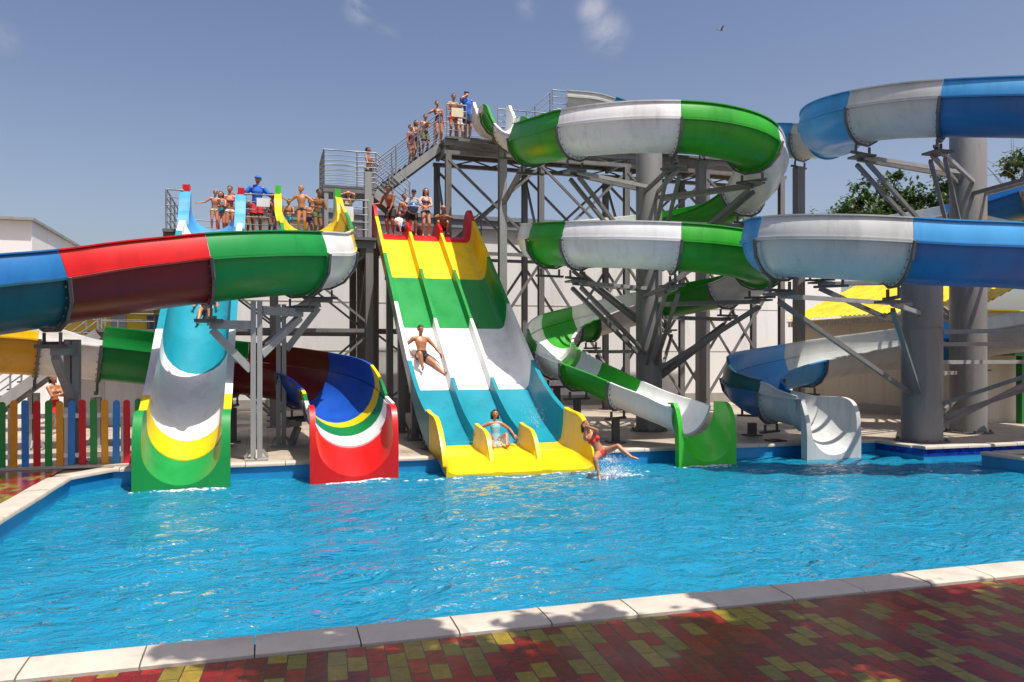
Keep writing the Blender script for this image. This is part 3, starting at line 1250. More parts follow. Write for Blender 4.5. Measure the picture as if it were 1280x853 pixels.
def carry(pil, base, rad, c, drop=1.6, side=0.35, pair=True):
    """arms from a pillar to the cradle at c: two level bars and two raking struts"""
    d = V3((c.x - base[0], c.y - base[1], 0))
    Lg = d.length
    d.normalize()
    s = V3((-d.y, d.x, 0))
    b = V3((base[0], base[1], 0))
    for k in ((-1, 1) if pair else (0,)):
        arm_between(pil, b + d * rad * 0.9 + s * k * side * 0.55 + V3((0, 0, c.z - 0.12)), c + s * k * 0.12 + V3((0, 0, -0.12)), 0.085, 0.10, 'palesteel' if k >= 0 else 'steel')
    z1 = max(0.3, c.z - drop - 0.25 * Lg)
    for k in ((-1, 1) if pair else (0,)):
        arm_between(pil, b + d * rad * 0.93 + s * k * side * 0.4 + V3((0, 0, z1)), c + s * k * 0.16 + V3((0, 0, -0.25)), 0.085, 0.10)
    bm = B()
    add_box(bm, (c.x, c.y, c.z - 0.08), (0.5, 0.5, 0.05))
    obj('seat_plate', bm, M['darksteel'], pil, world=True)


# ---- green and white spiral
UZ = 10.12
GC = (10.72, 21.3)
GR = 3.14


def loop_pts(c, r, degs, zs):
    return [V3((c[0] + r * math.cos(R(a)), c[1] + r * math.sin(R(a)), z)) for a, z in zip(degs, zs)]


spiral = thing('spiral_chute', 'green and white open spiral chute coiling twice round a grey pillar above the pool edge', 'water slide', (GC[0], GC[1], 0), group='spiral chutes')
g_deg = [180, 210, 240, 270, 300, 330, 360, 390, 420, 450, 480, 510, 540, 570, 600, 630, 660, 690, 720, 750, 780, 810, 840]
g_z = [8.36, 8.18, 8.08, 8.03, 7.92, 7.62, 7.18, 6.84, 6.62, 6.40, 6.10, 5.78, 5.46, 5.24, 5.10, 5.0, 4.9, 4.75, 4.55, 4.32, 4.05, 3.62, 3.15]
g_ctrl = [V3((7.75, 27.2, UZ + 0.5)), V3((7.75, 26.0, UZ + 0.25)), V3((7.66, 24.5, 9.45)), V3((7.59, 22.9, 8.72))] + loop_pts(GC, GR, g_deg, g_z) + \
         [V3((8.2, 22.9, 2.74)), V3((7.80, 21.5, 2.42)), V3((7.86, 20.2, 2.14)), V3((8.2, 19.1, 1.84)), V3((8.75, 18.1, 1.46)), V3((9.25, 17.35, 1.18)), V3((9.54, 16.72, 1.00))]
gch = Chute(spiral, g_ctrl, 0.66, 1)
base_i = 4                      # control index of the angle 180


def gi(deg):
    return base_i + (deg - 180) / 30.0


H0 = 0.42
cutsG = [(0, 0.55, 'white', (0.25, 0.25)), (0.55, 1.9, 'leaf', (0.25, 0.12)), (1.9, 3.15, 'white', (0.10, 0.10)), (3.15, gi(206), 'leaf', (H0, H0)),
         (gi(206), gi(255), 'white', (H0, H0)), (gi(255), gi(306), 'leaf', (H0, H0)), (gi(306), gi(360), 'white', (H0, H0)), (gi(360), gi(424), 'leaf', (H0, H0)),
         (gi(424), gi(474), 'white', (H0, H0)), (gi(474), gi(515), 'leaf', (H0, H0)), (gi(515), gi(545), 'white', (H0, H0)), (gi(545), gi(568), 'leaf', (H0, H0)),
         (gi(568), gi(615), 'white', (H0, H0)), (gi(615), gi(680), 'leaf', (H0, H0)), (gi(680), gi(735), 'white', (H0, H0)), (gi(735), gi(776), 'leaf', (H0, H0)),
         (gi(776), gi(824), 'white', (H0, H0)), (gi(824), gi(846), 'leaf', (H0, 0.45)), (gi(846), gi(885), 'white', (0.45, 0.40)),
         (gi(885), gi(900) + 0.45, 'leaf', (0.40, 0.25)), (gi(900) + 0.45, gi(900) + 1.45, 'white', (0.25, 0.04)),
         (gi(900) + 1.45, gi(900) + 2.75, 'leaf', (0.02, 0.02)), (gi(900) + 2.75, gi(900) + 5, 'white', (0.02, 0.02))]
tw = {'leaf': 'leaf', 'white': 'white'}
for a, b_, c, hw in cutsG:
    gch.section(a, b_, c, None, hw, ('green' if c == 'leaf' else 'white') + ' chute section')
pg = pillar(GC, 0.38, 8.9, 'grey pillar in the middle of the green and white spiral chute')
for t, dr in ((gi(206), 1.5), (gi(255), 1.6), (gi(306), 1.4), (gi(360), 1.3), (gi(424), 1.2), (gi(474), 1.2), (gi(568), 1.2), (gi(615), 1.3), (gi(680), 1.2),
              (gi(735), 1.1), (gi(776), 1.1), (gi(824), 1.0)):
    c = gch.bracket(t)
    carry(pg, GC, 0.38, c, dr)
for t in (1.9, gi(545), gi(846)):
    c = gch.bracket(t)
c = gch.bracket(3.15)
# the exit trough stands on short feet
for t in (gi(900) + 0.45, gi(900) + 1.45, gi(900) + 2.75):
    c = gch.bracket(t)
    bm = B()
    add_beam(bm, c, (c.x, c.y, 0.0), 0.16)
    add_box(bm, (c.x, c.y, 0.02), (0.4, 0.4, 0.04))
    obj('foot_post', bm, M['darksteel'], spiral, world=True)
exit_piece(spiral, [(9.55, 16.72, 0.32), (9.59, 16.5, 0.12), (9.6, 16.32, -0.06), (9.6, 16.12, -0.22)], 0.63, 1.12, 'lime', 'bright green exit section', 0.74)

# ---- blue and white spiral (two coils side by side)
BC1, BC2 = (19.25, 18.15), (16.1, 16.6)
blue = thing('spiral_chute', 'blue and white open spiral chute passing twice round the two thickest pillars', 'water slide', (17, 17, 0), group='spiral chutes')
up_deg = [180, 205, 230, 255, 280, 305, 330, 360, 390, 420, 450]
up_z = [8.66, 8.42, 8.14, 7.97, 7.92, 7.88, 7.85, 7.6, 7.25, 6.8, 6.4]
b_ctrl = [V3((11.0, 29.3, 12.1)), V3((12.6, 29.1, 12.0)), V3((14.4, 28.3, 11.3)), V3((16.0, 26.9, 10.65)), V3((17.25, 25.2, 10.2)), V3((18.1, 23.2, 9.75)), V3((17.4, 21.2, 9.32)), V3((15.9, 20.0, 8.98))] + \
         loop_pts(BC1, 4.4, up_deg, up_z) + \
         [V3((17.0, 21.9, 5.9)), V3((15.6, 19.9, 5.5)), V3((14.2, 17.6, 5.12)), V3((12.5, 16.1, 4.88)), V3((10.75, 15.15, 4.72)), V3((11.4, 13.95, 4.55)), V3((13.1, 13.2, 4.40)),
          V3((15.0, 12.75, 4.33)), V3((17.2, 12.6, 4.15)), V3((19.6, 13.2, 3.9)), V3((21.2, 15.0, 3.6)), V3((21.6, 17.4, 3.2)), V3((20.6, 19.6, 2.85)), V3((18.6, 20.6, 2.5)),
          V3((16.4, 20.75, 2.2)), V3((14.4, 20.25, 1.9)), V3((12.95, 19.35, 1.62)), V3((12.42, 18.3, 1.38)), V3((12.7, 17.4, 1.22)), V3((12.95, 16.95, 1.15))]
bch = Chute(blue, b_ctrl, 0.73, 1, lean=0.14)
bi = 8


def bj(deg):
    return bi + (deg - 180) / 25.0 if deg <= 330 else bi + 6 + (deg - 330) / 30.0


HB = 0.46
HU_ = 0.40
e = bi + 10                     # control index of the end of the upper loop
cutsB = [(0, 1.2, 'grey', None, (0.2, 0.2)), (1.2, 3.0, 'teal', 'teal', (0.25, 0.3)), (3.0, 4.72, 'sky', None, (0.3, 0.3)), (4.72, 5.3, 'grey', None, (0.3, 0.32)), (5.3, bj(192), 'sky', 'sky', (0.36, HU_)),
         (bj(192), bj(217), 'grey', None, (HU_, HU_)), (bj(217), bj(262), 'blue', 'sky', (HU_, HB)), (bj(262), bj(300), 'grey', None, (HB, HB)),
         (bj(300), bj(345), 'blue', 'sky', (HB, HB)), (bj(345), bj(380), 'grey', None, (HB, HB)), (bj(380), bj(412), 'blue', 'sky', (HB, HB)), (bj(412), bj(432), 'grey', None, (HB, HB)),
         (bj(432), bj(440), 'sky', None, (HB, HB)), (bj(440), e + 2.0, 'grey', None, (HB, HB)), (e + 2.0, e + 3.4, 'sky', None, (HB, HB)), (e + 3.4, e + 5.2, 'sky', 'sky', (HB, HB)),
         (e + 5.2, e + 6.6, 'grey', None, (HB, HB)), (e + 6.6, e + 9.7, 'blue', 'sky', (HB, HB)), (e + 9.7, e + 10.8, 'grey', None, (HB, HB)),
         (e + 10.8, e + 12.0, 'blue', 'sky', (HB, HB)), (e + 12.0, e + 12.9, 'grey', None, (HB, HB)), (e + 12.9, e + 13.6, 'blue', 'sky', (HB, HB)),
         (e + 13.6, e + 15.4, 'grey', None, (HB, HB)), (e + 15.4, e + 17.2, 'sky', None, (HB, 0.58)), (e + 17.2, e + 18.6, 'blue', 'petrol', (0.58, 0.3)), (e + 18.6, e + 20, 'grey', None, (0.25, 0.05))]
for a, b_, c, wc, hw in cutsB:
    bch.section(a, b_, c, wc, hw, {'grey': 'white', 'teal': 'teal'}.get(c, 'blue') + ' chute section')
pb1 = pillar(BC1, 0.48, 8.55, 'thick grey pillar standing behind the blue spiral, its top visible')
pb2 = pillar(BC2, 0.49, 4.7, 'thick dark grey pillar at the step of the pool edge under the blue spiral')
for t, dr in ((bj(192), 1.7), (bj(217), 1.6), (bj(262), 1.4), (bj(380), 1.3), (bj(412), 1.2), (bj(440), 1.2), (e + 2.0, 1.0)):
    c = bch.bracket(t)
    carry(pb1, BC1, 0.48, c, dr)
for t, dr in ((e + 5.2, 1.0), (e + 6.6, 0.9), (e + 9.7, 0.8), (e + 10.8, 0.7), (e + 12.0, 0.7), (e + 12.9, 0.6), (e + 13.6, 0.5)):
    c = bch.bracket(t)
    carry(pb2, BC2, 0.49, c, dr, pair=False)
for t in (e + 3.4, e + 15.4, e + 17.2, e + 18.6):
    c = bch.bracket(t)
# floor posts under the blue chute (the tall one at the back, the low ones at the exit)
for t in (4.72, 3.0):
    c = bch.bracket(t)
    bm = B()
    add_beam(bm, c, (c.x, c.y, 0.0), 0.30)
    obj('floor_post', bm, M['steel'], blue, world=True)
for t in (e + 15.4, e + 17.2, e + 18.6):
    p = bch.s(t)
    c = path_frame(bch.fine, bch.fl, p)[0]
    bm = B()
    add_beam(bm, (c.x, c.y, max(0.05, c.z - 1.22)), (c.x, c.y, 0.0), 0.18)
    add_box(bm, (c.x, c.y, 0.02), (0.4, 0.4, 0.04))
    obj('foot_post', bm, M['darksteel'], blue, world=True)
exit_piece(blue, [(12.88, 17.06, 0.32), (13.0, 16.78, 0.2), (13.08, 16.5, 0.02), (13.1, 16.2, -0.20)], 0.70, 1.17, 'grey', 'pale grey exit section', 0.82)

# ---- red, green and blue spiral on the left
redc = thing('spiral_chute', 'red, green and navy spiral chute swinging across in front of the lower slide tower', 'water slide', (-2, 19, 0), group='spiral chutes')
r_ctrl = [V3((1.2, 23.9, 6.38)), V3((1.22, 22.9, 5.98)), V3((1.25, 21.4, 5.35)), V3((1.18, 19.9, 4.72)), V3((0.62, 18.6, 4.44)), V3((-0.55, 17.8, 4.24)), V3((-1.95, 17.3, 4.0)), V3((-3.25, 16.65, 3.72)),
          V3((-4.45, 15.7, 3.40)), V3((-5.75, 14.85, 3.14)), V3((-7.3, 14.8, 3.0)), V3((-8.2, 16.6, 3.02)), V3((-8.0, 18.8, 2.84)), V3((-6.9, 20.4, 2.70)), V3((-5.4, 21.1, 2.6)), V3((-4.0, 21.4, 2.46)), V3((-2.6, 21.6, 2.3)),
          V3((-1.1, 21.7, 2.12)), V3((0.25, 21.3, 1.92)), V3((1.2, 20.35, 1.7)), V3((1.62, 19.1, 1.42)), V3((1.67, 18.0, 1.22)), V3((1.67, 17.0, 1.12))]
rch = Chute(redc, r_ctrl, 0.82, -1, lean=0.15)
HR = 0.48
cutsR = [(0, 1.3, 'yellow', None, (0.3, 0.3)), (1.3, 2.7, 'green', None, (0.35, 0.45)), (2.7, 3.0, 'yellow', None, (0.45, HR)), (3.0, 4.02, 'white', None, (HR, HR)), (4.02, 5.55, 'green', None, (HR, HR)),
         (5.55, 7.52, 'shaded_red', 'red', (HR, HR)), (7.52, 9.6, 'petrol', 'blue', (HR, HR)), (9.6, 12.0, 'navy', 'blue', (HR, HR)), (12.0, 14.2, 'amber', 'yellow', (0.3, 0.2)),
         (14.2, 15.12, 'white', None, (0.35, 0.12)), (15.12, 17.3, 'green', None, (HR, HR)), (17.3, 18.62, 'shaded_red', 'shaded_red', (HR, HR)), (18.62, 20.0, 'navy', None, (HR, 0.55)),
         (20.0, 20.35, 'yellow', None, (0.55, 0.35)), (20.35, 21.0, 'darkgreen', None, (0.3, 0.1)), (21.0, 22, 'white', None, (0.05, 0.05))]
nm = {'shaded_red': 'red', 'petrol': 'dark teal', 'darkgreen': 'dark green', 'amber': 'yellow', 'navy': 'navy'}
for a, b_, c, wc, hw in cutsR:
    rch.section(a, b_, c, wc, hw, nm.get(c, c) + ' chute section')
exit_piece(redc, [(1.67, 17.12, 0.28), (1.67, 16.85, 0.16), (1.67, 16.5, -0.02), (1.67, 16.15, -0.20)], 0.76, 1.18, 'red', 'red exit section', 0.87)
# two posts with arms that carry the front bend, and single posts for the rest
cj = {}
for t in (3.0, 4.02, 5.55, 7.52, 12.0, 14.2, 15.12, 17.3, 18.62, 20.0, 21.0):
    cj[t] = rch.bracket(t)


def arm_post(base, top, targets, label, wd=0.24):
    t = thing('support_post', label, 'post', (base[0], base[1], 0), group='steel posts carrying the red, green and navy chute')
    bm = B()
    for k in (-1, 1):
        add_box(bm, (k * wd * 0.27, 0, top / 2), (wd * 0.44, wd, top))
    obj('column', bm, M['palesteel'], t)
    bm = B()
    add_box(bm, (0, 0, 0.02), (wd * 2, wd * 2, 0.04))
    for k in (0, 1, 2, 3):
        a = k * PI / 2
        add_beam(bm, (math.cos(a) * wd * 0.5, math.sin(a) * wd * 0.5, 0.22), (math.cos(a) * wd * 0.95, math.sin(a) * wd * 0.95, 0.05), 0.03, 0.06)
    obj('base_plate', bm, M['palesteel'], t)
    b = V3((base[0], base[1], 0))
    for c in targets:
        d = V3((c.x - b.x, c.y - b.y, 0))
        if d.length < 0.3:
            continue
        d.normalize()
        zt = min(top - 0.15, c.z - 0.13)
        arm_between(t, b + d * wd * 0.5 + V3((0, 0, zt)), c + V3((0, 0, -0.13)), 0.15, 0.18, 'palesteel')
        arm_between(t, b + d * wd * 0.5 + V3((0, 0, zt - 0.95)), c + V3((0, 0, -0.24)) - d * 0.05, 0.13, 0.15, 'palesteel')
        bm = B()
        add_box(bm, (c.x, c.y, c.z - 0.06), (0.55, 0.5, 0.07))
        obj('seat_plate', bm, M['darksteel'], t, world=True)
    return t


arm_post((-0.22, 17.74), 3.35, [cj[5.55], cj[4.02]], 'pale steel post with two raking arms between the green and the red exit')
arm_post((0.32, 20.3), 3.45, [cj[3.0], cj[18.62]], 'pale steel post set back behind the raking arms')
c = cj[7.52]
pq = at(88, 585, 15.9)
arm_post((pq.x, 17.95), c.z + 0.1, [c], 'square steel post behind the picket fence under the red and navy joint', 0.27)
for t, lb in ((12.0, 'steel post under the yellow bend of the chute'), (15.12, 'short steel post under the white and green joint'), (14.2, 'steel post at the yellow and white joint behind the fence')):
    c = cj[t]
    arm_post((c.x, c.y), c.z - 0.1, [], lb, 0.22)
for t in (20.0, 21.0, 17.3):
    c = cj[t]
    bm = B()
    add_beam(bm, (c.x, c.y, c.z - 0.05), (c.x, c.y, 0.0), 0.16)
    add_box(bm, (c.x, c.y, 0.02), (0.36, 0.36, 0.04))
    obj('foot_post', bm, M['darksteel'], redc, world=True)

# the yellow start of that chute, open towards the pool
PZ = 5.95                       # lower platform


def start_piece(root, u, v0, v1, z0, z1, r, hs, col, label, lip=0.13, seg=14, wall=0.05):
    """U shaped starter: hs gives the wall height along it"""
    pts, hh = [], []
    for k in range(seg + 1):
        f = k / seg
        pts.append(V3((u, v0 + (v1 - v0) * f, z0 + (z1 - z0) * f)))
        q = f * (len(hs) - 1)
        i = min(int(q), len(hs) - 2)
        g = q - i
        g = g * g * (3 - 2 * g)
        hh.append(hs[i] + (hs[i + 1] - hs[i]) * g)
    bm = B()
    add_sweep(bm, dir_frames(pts), lambda i: u_profile(r, hh[i], lip, wall))
    return obj('start_section', bm, G[col], root, label, smooth=40, world=True)


start_piece(redc, 1.2, 25.9, 25.25, PZ + 0.03, PZ + 0.02, 0.80, [1.42, 1.42], 'lime', 'green start hoop', 0.02, wall=0.17)
start_piece(redc, 1.2, 25.24, 23.9, PZ + 0.02, PZ - 0.35, 0.80, [1.16, 1.1, 0.75, 0.5], 'yellow', 'yellow start section', 0.03, wall=0.20)

start_piece(spiral, 7.75, 28.15, 27.21, UZ + 0.03, UZ - 0.12, 0.62, [1.2, 1.2, 0.95, 0.70], 'white', 'white start section', 0.10)

# ---- straight half-pipe chute at the left
half = thing('half_pipe_chute', 'straight blue, turquoise, white and yellow chute with a green exit next to the picket fence', 'water slide', (-1.54, 20, 0))
HU = -1.54


def lz(v):
    """floor height of the left chute"""
    K = [(16.1, -0.22), (16.5, -0.08), (16.95, 0.16), (17.5, 0.50), (18.2, 0.93), (19.4, 1.75), (20.5, 2.53), (25.0, 5.80), (25.3, 5.97), (26.5, 5.97)]
    for (a, x), (b, y) in zip(K, K[1:]):
        if v <= b:
            f = (v - a) / (b - a)
            return x + (y - x) * f
    return K[-1][1]


def half_sec(v0, v1, col, label, h0, h1, r=0.70, lip=0.15):
    n = max(3, int(abs(v1 - v0) / 0.16))
    pts = [V3((HU, v0 + (v1 - v0) * k / n, (lz(v0 + (v1 - v0) * k / n - 0.12) + lz(v0 + (v1 - v0) * k / n) + lz(v0 + (v1 - v0) * k / n + 0.12)) / 3)) for k in range(n + 1)]
    bm = B()
    add_sweep(bm, dir_frames(pts), lambda i: u_profile(r, h0 + (h1 - h0) * i / n, lip, 0.03))
    return obj('chute_section', bm, G[col], half, label, smooth=40, world=True)


start_piece(half, HU, 26.0, 25.55, PZ + 0.03, PZ + 0.03, 0.68, [1.36, 1.34], 'red', 'red start hoop', 0.02, wall=0.19)
start_piece(half, HU, 25.54, 24.5, PZ + 0.02, PZ - 0.5, 0.62, [1.14, 1.1, 0.75, 0.5], 'sky', 'sky blue start section', 0.03, wall=0.30)
half_sec(24.495, 23.6, 'white', 'white chute section', 0.62, 0.85)
half_sec(23.595, 19.45, 'teal', 'turquoise chute section', 0.85, 0.95)
half_sec(19.445, 17.45, 'white', 'white chute section', 1.02, 0.95)
half_sec(17.445, 16.93, 'yellow', 'yellow chute section', 0.95, 0.98)
exit_piece(half, [(HU, 16.925, lz(16.9)), (HU, 16.7, 0.02), (HU, 16.45, -0.10), (HU, 16.15, -0.23)], 0.70, 1.15, 'green', 'green exit section', 0.86)
for v in (18.4, 20.6, 22.8):
    for k in (-1, 1):
        bm = B()
        x = HU + k * 0.55
        add_box(bm, (x, v, (lz(v) - 0.02) / 2), (0.14, 0.14, lz(v) - 0.02))
        add_box(bm, (x, v, 0.02), (0.34, 0.34, 0.04))
        obj('support_post', bm, M['steel'], half, world=True)
    bm = B()
    add_box(bm, (HU, v, lz(v) - 0.1), (1.3, 0.12, 0.12))
    obj('cross_beam', bm, M['steel'], half, world=True)

# ---- three lane racer
race = thing('three_lane_slide', 'wide three lane slide banded red, yellow, green, white, turquoise and yellow down to the pool', 'water slide', (5.18, 21, 0))
RU, RW = 5.18, 1.62
TZ = 6.40


def tz(v):
    K = [(16.1, -0.27), (16.5, -0.15), (16.9, 0.03), (17.4, 0.06), (17.9, 0.10), (18.4, 0.24), (19.0, 0.46), (19.7, 0.80), (20.5, 1.30), (22.8, 3.0), (25.0, 4.64), (26.9, 6.05), (27.4, 6.36), (27.8, 6.42), (29.0, 6.42)]
    for (a, x), (b, y) in zip(K, K[1:]):
        if v <= b:
            f = (v - a) / (b - a)
            return x + (y - x) * f
    return K[-1][1]


def tzs(v):
    return (tz(v - 0.2) + tz(v) + tz(v + 0.2)) / 3


LANES = [-1, 0, 1]
DIV = RW * 2 / 3 / 2            # dividers at +-DIV


def race_prof(hw, hd, end_r=0.0):
    """right half mirrored; floor at 0; returns open top polyline then underside"""
    W_, cw = RW, 0.09
    top = []
    lipw = 0.11

    def divider(x):
        if hd < 0.02:
            return [(x - 0.10, 0.0), (x - 0.055, 0.001), (x - 0.05, 0.002), (x, 0.003), (x + 0.05, 0.002), (x + 0.055, 0.001), (x + 0.10, 0.0)]
        return [(x - 0.13, 0.0), (x - 0.085, 0.02), (x - 0.062, hd * 0.55), (x - 0.045, hd), (x + 0.045, hd), (x + 0.062, hd * 0.55), (x + 0.085, 0.02), (x + 0.13, 0.0)]
    hw = max(hw, 0.03)
    k = min(1.0, hw / 0.75)
    left = [(-W_ - lipw, hw), (-W_ - 0.02, hw), (-W_, hw - 0.01), (-W_ + 0.02 * k, hw * 0.5), (-W_ + 0.07 * k, min(0.11, hw * 0.3)), (-W_ + 0.14, 0.022 * k), (-W_ + 0.22, 0.0)]
    right = [(-x, y) for x, y in left[::-1]]
    top = left + divider(-DIV) + divider(DIV) + right
    und = [(W_ + lipw, hw - 0.035), (W_ + 0.035, hw - 0.04 if hw > 0.1 else -0.02), (W_ + 0.035, -0.08), (-W_ - 0.035, -0.08), (-W_ - 0.035, hw - 0.04 if hw > 0.1 else -0.02), (-W_ - lipw, hw - 0.035)]
    return top + und


def race_sec(v0, v1, col, label, hwf, hdf):
    n = max(4, int(abs(v1 - v0) / 0.12))
    vs_ = [v0 + (v1 - v0) * k / n for k in range(n + 1)]
    bm = B()
    nd = 7 if False else None
    add_sweep(bm, dir_frames([V3((RU, v, tzs(v))) for v in vs_]), lambda i: race_prof(hwf(vs_[i]), max(0.021, hdf(vs_[i]))))
    return obj('slide_section', bm, G[col], race, label, smooth=35, world=True)


def rnd(v, a, b, lo, hi):
    """quarter round between a (lo) and b (hi)"""
    f = max(0.0, min(1.0, (v - a) / (b - a)))
    return lo + (hi - lo) * math.sqrt(max(0.0, 1 - (1 - f) ** 2))


hw_top = lambda v: 0.76 if v < 27.0 else 0.76 + 0.22 * min(1, (v - 27.0) / 0.5)
race_sec(28.35, 27.02, 'red', 'red top section', lambda v: rnd(-v, -28.4, -27.75, 0.25, hw_top(v)), lambda v: rnd(-v, -28.4, -27.9, 0.05, 0.46) if v > 27.5 else 0.42)
race_sec(27.015, 25.02, 'yellow', 'yellow slide section', hw_top, lambda v: 0.30)
race_sec(25.015, 22.8, 'green', 'green slide section', lambda v: 0.76, lambda v: 0.30)
race_sec(22.795, 20.5, 'white', 'white slide section', lambda v: 0.76, lambda v: 0.30)
race_sec(20.495, 18.0, 'teal', 'turquoise slide section', lambda v: 0.78, lambda v: 0.33)
race_sec(17.995, 16.15, 'yellow', 'yellow run-out section', lambda v: 0.02 + rnd(v, 16.12, 17.3, 0.0, 0.82), lambda v: rnd(v, 16.72, 17.35, 0.0, 0.50) if v > 16.72 else 0.0)
for v in (18.7, 20.7, 22.9, 25.2):
    for u in (RU - 1.5, RU, RU + 1.5):
        h = tzs(v) - 0.2
        bm = B()
        add_box(bm, (u, v, h / 2), (0.20, 0.20, h))
        add_box(bm, (u, v, 0.03), (0.48, 0.48, 0.06))
        for a in (0, 1, 2, 3):
            q = a * PI / 2
            add_beam(bm, (u + math.cos(q) * 0.1, v + math.sin(q) * 0.1, 0.3), (u + math.cos(q) * 0.2, v + math.sin(q) * 0.2, 0.06), 0.03, 0.05)
        obj('support_post', bm, M['steel'], race, world=True)
    bm = B()
    add_box(bm, (RU, v, tzs(v) - 0.145), (3.3, 0.16, 0.12))
    obj('cross_beam', bm, M['steel'], race, world=True)
for u in (RU - 1.5, RU + 1.5):
    bm = B()
    vv = [18.7, 19.6, 20.7, 22.9, 25.2, 27.2]
    for a, b_ in zip(vv, vv[1:]):
        add_beam(bm, (u, a, tzs(a) - 0.25), (u, b_, tzs(b_) - 0.25), 0.1, 0.14)
    obj('stringer', bm, M['steel'], race, world=True)

# ------------------------------------------------------------------ platforms, towers and stairs


def railing(root, pts, h=1.15, n=5, pr=0.024, label=None, spacing=1.5):
    """posts and level bars along pts (floor points)"""
    bm = B()
    pts = [V3(p) for p in pts]
    for a, b_ in zip(pts, pts[1:]):
        d = b_ - a
        Lg = V3((d.x, d.y, 0)).length
        m = max(1, round(Lg / spacing))
        for k in range(m + 1):
            q = a.lerp(b_, k / m)
            add_tube(bm, [q, q + V3((0, 0, h))], pr * 1.15, 6)
        for k in range(1, n + 1):
            z = h * k / n
            add_tube(bm, [a + V3((0, 0, z)), b_ + V3((0, 0, z))], pr * (1.15 if k == n else 0.72), 6)
    return obj('railing', bm, M['rail'], root, label, world=True)


def post(root, u, v, z0, z1, w_=0.22, mat='steel'):
    bm = B()
    # I-section: two flanges and a web
    add_box(bm, (u, v - w_ * 0.44, (z0 + z1) / 2), (w_, w_ * 0.12, z1 - z0))
    add_box(bm, (u, v + w_ * 0.44, (z0 + z1) / 2), (w_, w_ * 0.12, z1 - z0))
    add_box(bm, (u, v, (z0 + z1) / 2), (w_ * 0.3, w_ * 0.755, z1 - z0 - 0.002))
    if z0 < 0.1:
        add_box(bm, (u, v, 0.02), (w_ * 1.9, w_ * 1.9, 0.04))
    return obj('post', bm, M[mat], root, world=True)


def beam(root, a, b_, w_=0.14, h=0.22, mat='steel', name='beam'):
    bm = B()
    add_beam(bm, a, b_, w_, h)
    return obj(name, bm, M[mat], root, world=True)


def slab(root, lo, hi, mat='tread', name='floor_plate'):
    bm = B()
    box_between(bm, lo, hi)
    return obj(name, bm, M[mat], root, world=True)


# lower platform (starts of the half pipe, the yellow start and the three lane slide)
low = thing('slide_tower', 'lower steel tower with the crowded platform above the three lane slide', 'tower', (2.2, 27.5, 0), group='steel slide towers')
slab(low, (-2.95, 25.45, PZ - 0.10), (3.30, 31.0, PZ - 0.01))
slab(low, (3.302, 28.3, TZ - 0.12), (7.6, 31.2, TZ - 0.01))
gu, gv = (-2.75, 0.2, 3.1), (25.7, 28.2, 30.8)
for u in gu:
    for v in gv:
        post(low, u, v, 0, PZ - 0.33, 0.24)
for u in (3.65, 5.2, 7.3):
    for v in (28.55, 31.0):
        post(low, u, v, 0, TZ - 0.35, 0.24)
for v in gv:
    beam(low, (-2.95, v, PZ - 0.22), (3.3, v, PZ - 0.22), 0.16, 0.22)
    beam(low, (-2.75, v, 3.0), (3.1, v, 3.0), 0.1, 0.12)
for u in gu:
    beam(low, (u, 25.82, PZ - 0.23), (u, 30.68, PZ - 0.23), 0.14, 0.20)
for v in (28.55, 31.0):
    beam(low, (3.31, v, TZ - 0.24), (7.6, v, TZ - 0.24), 0.16, 0.22)
    beam(low, (3.7, v, 3.1), (7.3, v, 3.1), 0.1, 0.12)
for u in (3.65, 7.3):
    beam(low, (u, 28.67, TZ - 0.25), (u, 30.88, TZ - 0.25), 0.14, 0.20)


def cross(root, a, b_, c, d, w_=0.07):
    beam(root, a, b_, w_, w_, name='brace')
    beam(root, c, V3(d) + V3((0, 0.0, 0)), w_ * 0.96, w_ * 0.96, name='brace')


for v in (25.7, 28.2):
    for a, b_ in zip(gu, gu[1:]):
        cross(low, (a, v + 0.05, 0.3), (b_, v + 0.05, 2.9), (a, v - 0.05, 2.9), (b_, v - 0.05, 0.3))
        cross(low, (a, v + 0.05, 3.2), (b_, v + 0.05, 5.5), (a, v - 0.05, 5.5), (b_, v - 0.05, 3.2))
for u in (3.1, -2.75):
    cross(low, (u + 0.05, 25.7, 3.2), (u + 0.05, 28.2, 5.5), (u - 0.05, 25.7, 5.5), (u - 0.05, 28.2, 3.2))
cross(low, (3.65, 28.6, 0.3), (7.3, 28.6, 3.0), (3.65, 28.5, 3.0), (7.3, 28.5, 0.3))
# railings of the lower platform
railing(low, [(-2.85, 31.0, PZ), (-2.85, 25.55, PZ)], spacing=1.1)
railing(low, [(-2.85, 25.5, PZ), (-2.38, 25.5, PZ)], spacing=1.0)
railing(low, [(-0.66, 25.5, PZ), (0.24, 25.5, PZ)], spacing=0.9)
railing(low, [(2.2, 25.5, PZ), (3.05, 25.5, PZ)], spacing=1.0)
railing(low, [(3.25, 31.0, PZ), (-2.85, 31.0, PZ)], spacing=1.5)
railing(low, [(7.5, 31.1, TZ), (7.5, 28.4, TZ)], spacing=1.4, h=1.05)
# the stout corner post beside the entrance of the stairs
bm = B()
add_box(bm, (3.17, 26.6, PZ + 1.15), (0.22, 0.22, 2.3))
obj('corner_post', bm, M['palesteel'], low, world=True)
for nm_, px in (('sign_plate', 329),):
    u = atv(px, 25.42)
    bm = B()
    box_between(bm, (u - 0.19, 25.44, PZ + 0.78), (u + 0.19, 25.462, PZ + 1.04))
    obj(nm_, bm, M['signwhite'], low, world=True)
u = atv(433, 25.42)
bm = B()
box_between(bm, (u - 0.22, 25.44, PZ + 0.62), (u + 0.22, 25.462, PZ + 0.92))
obj('sign_plate', bm, M['signwhite'], low, world=True)
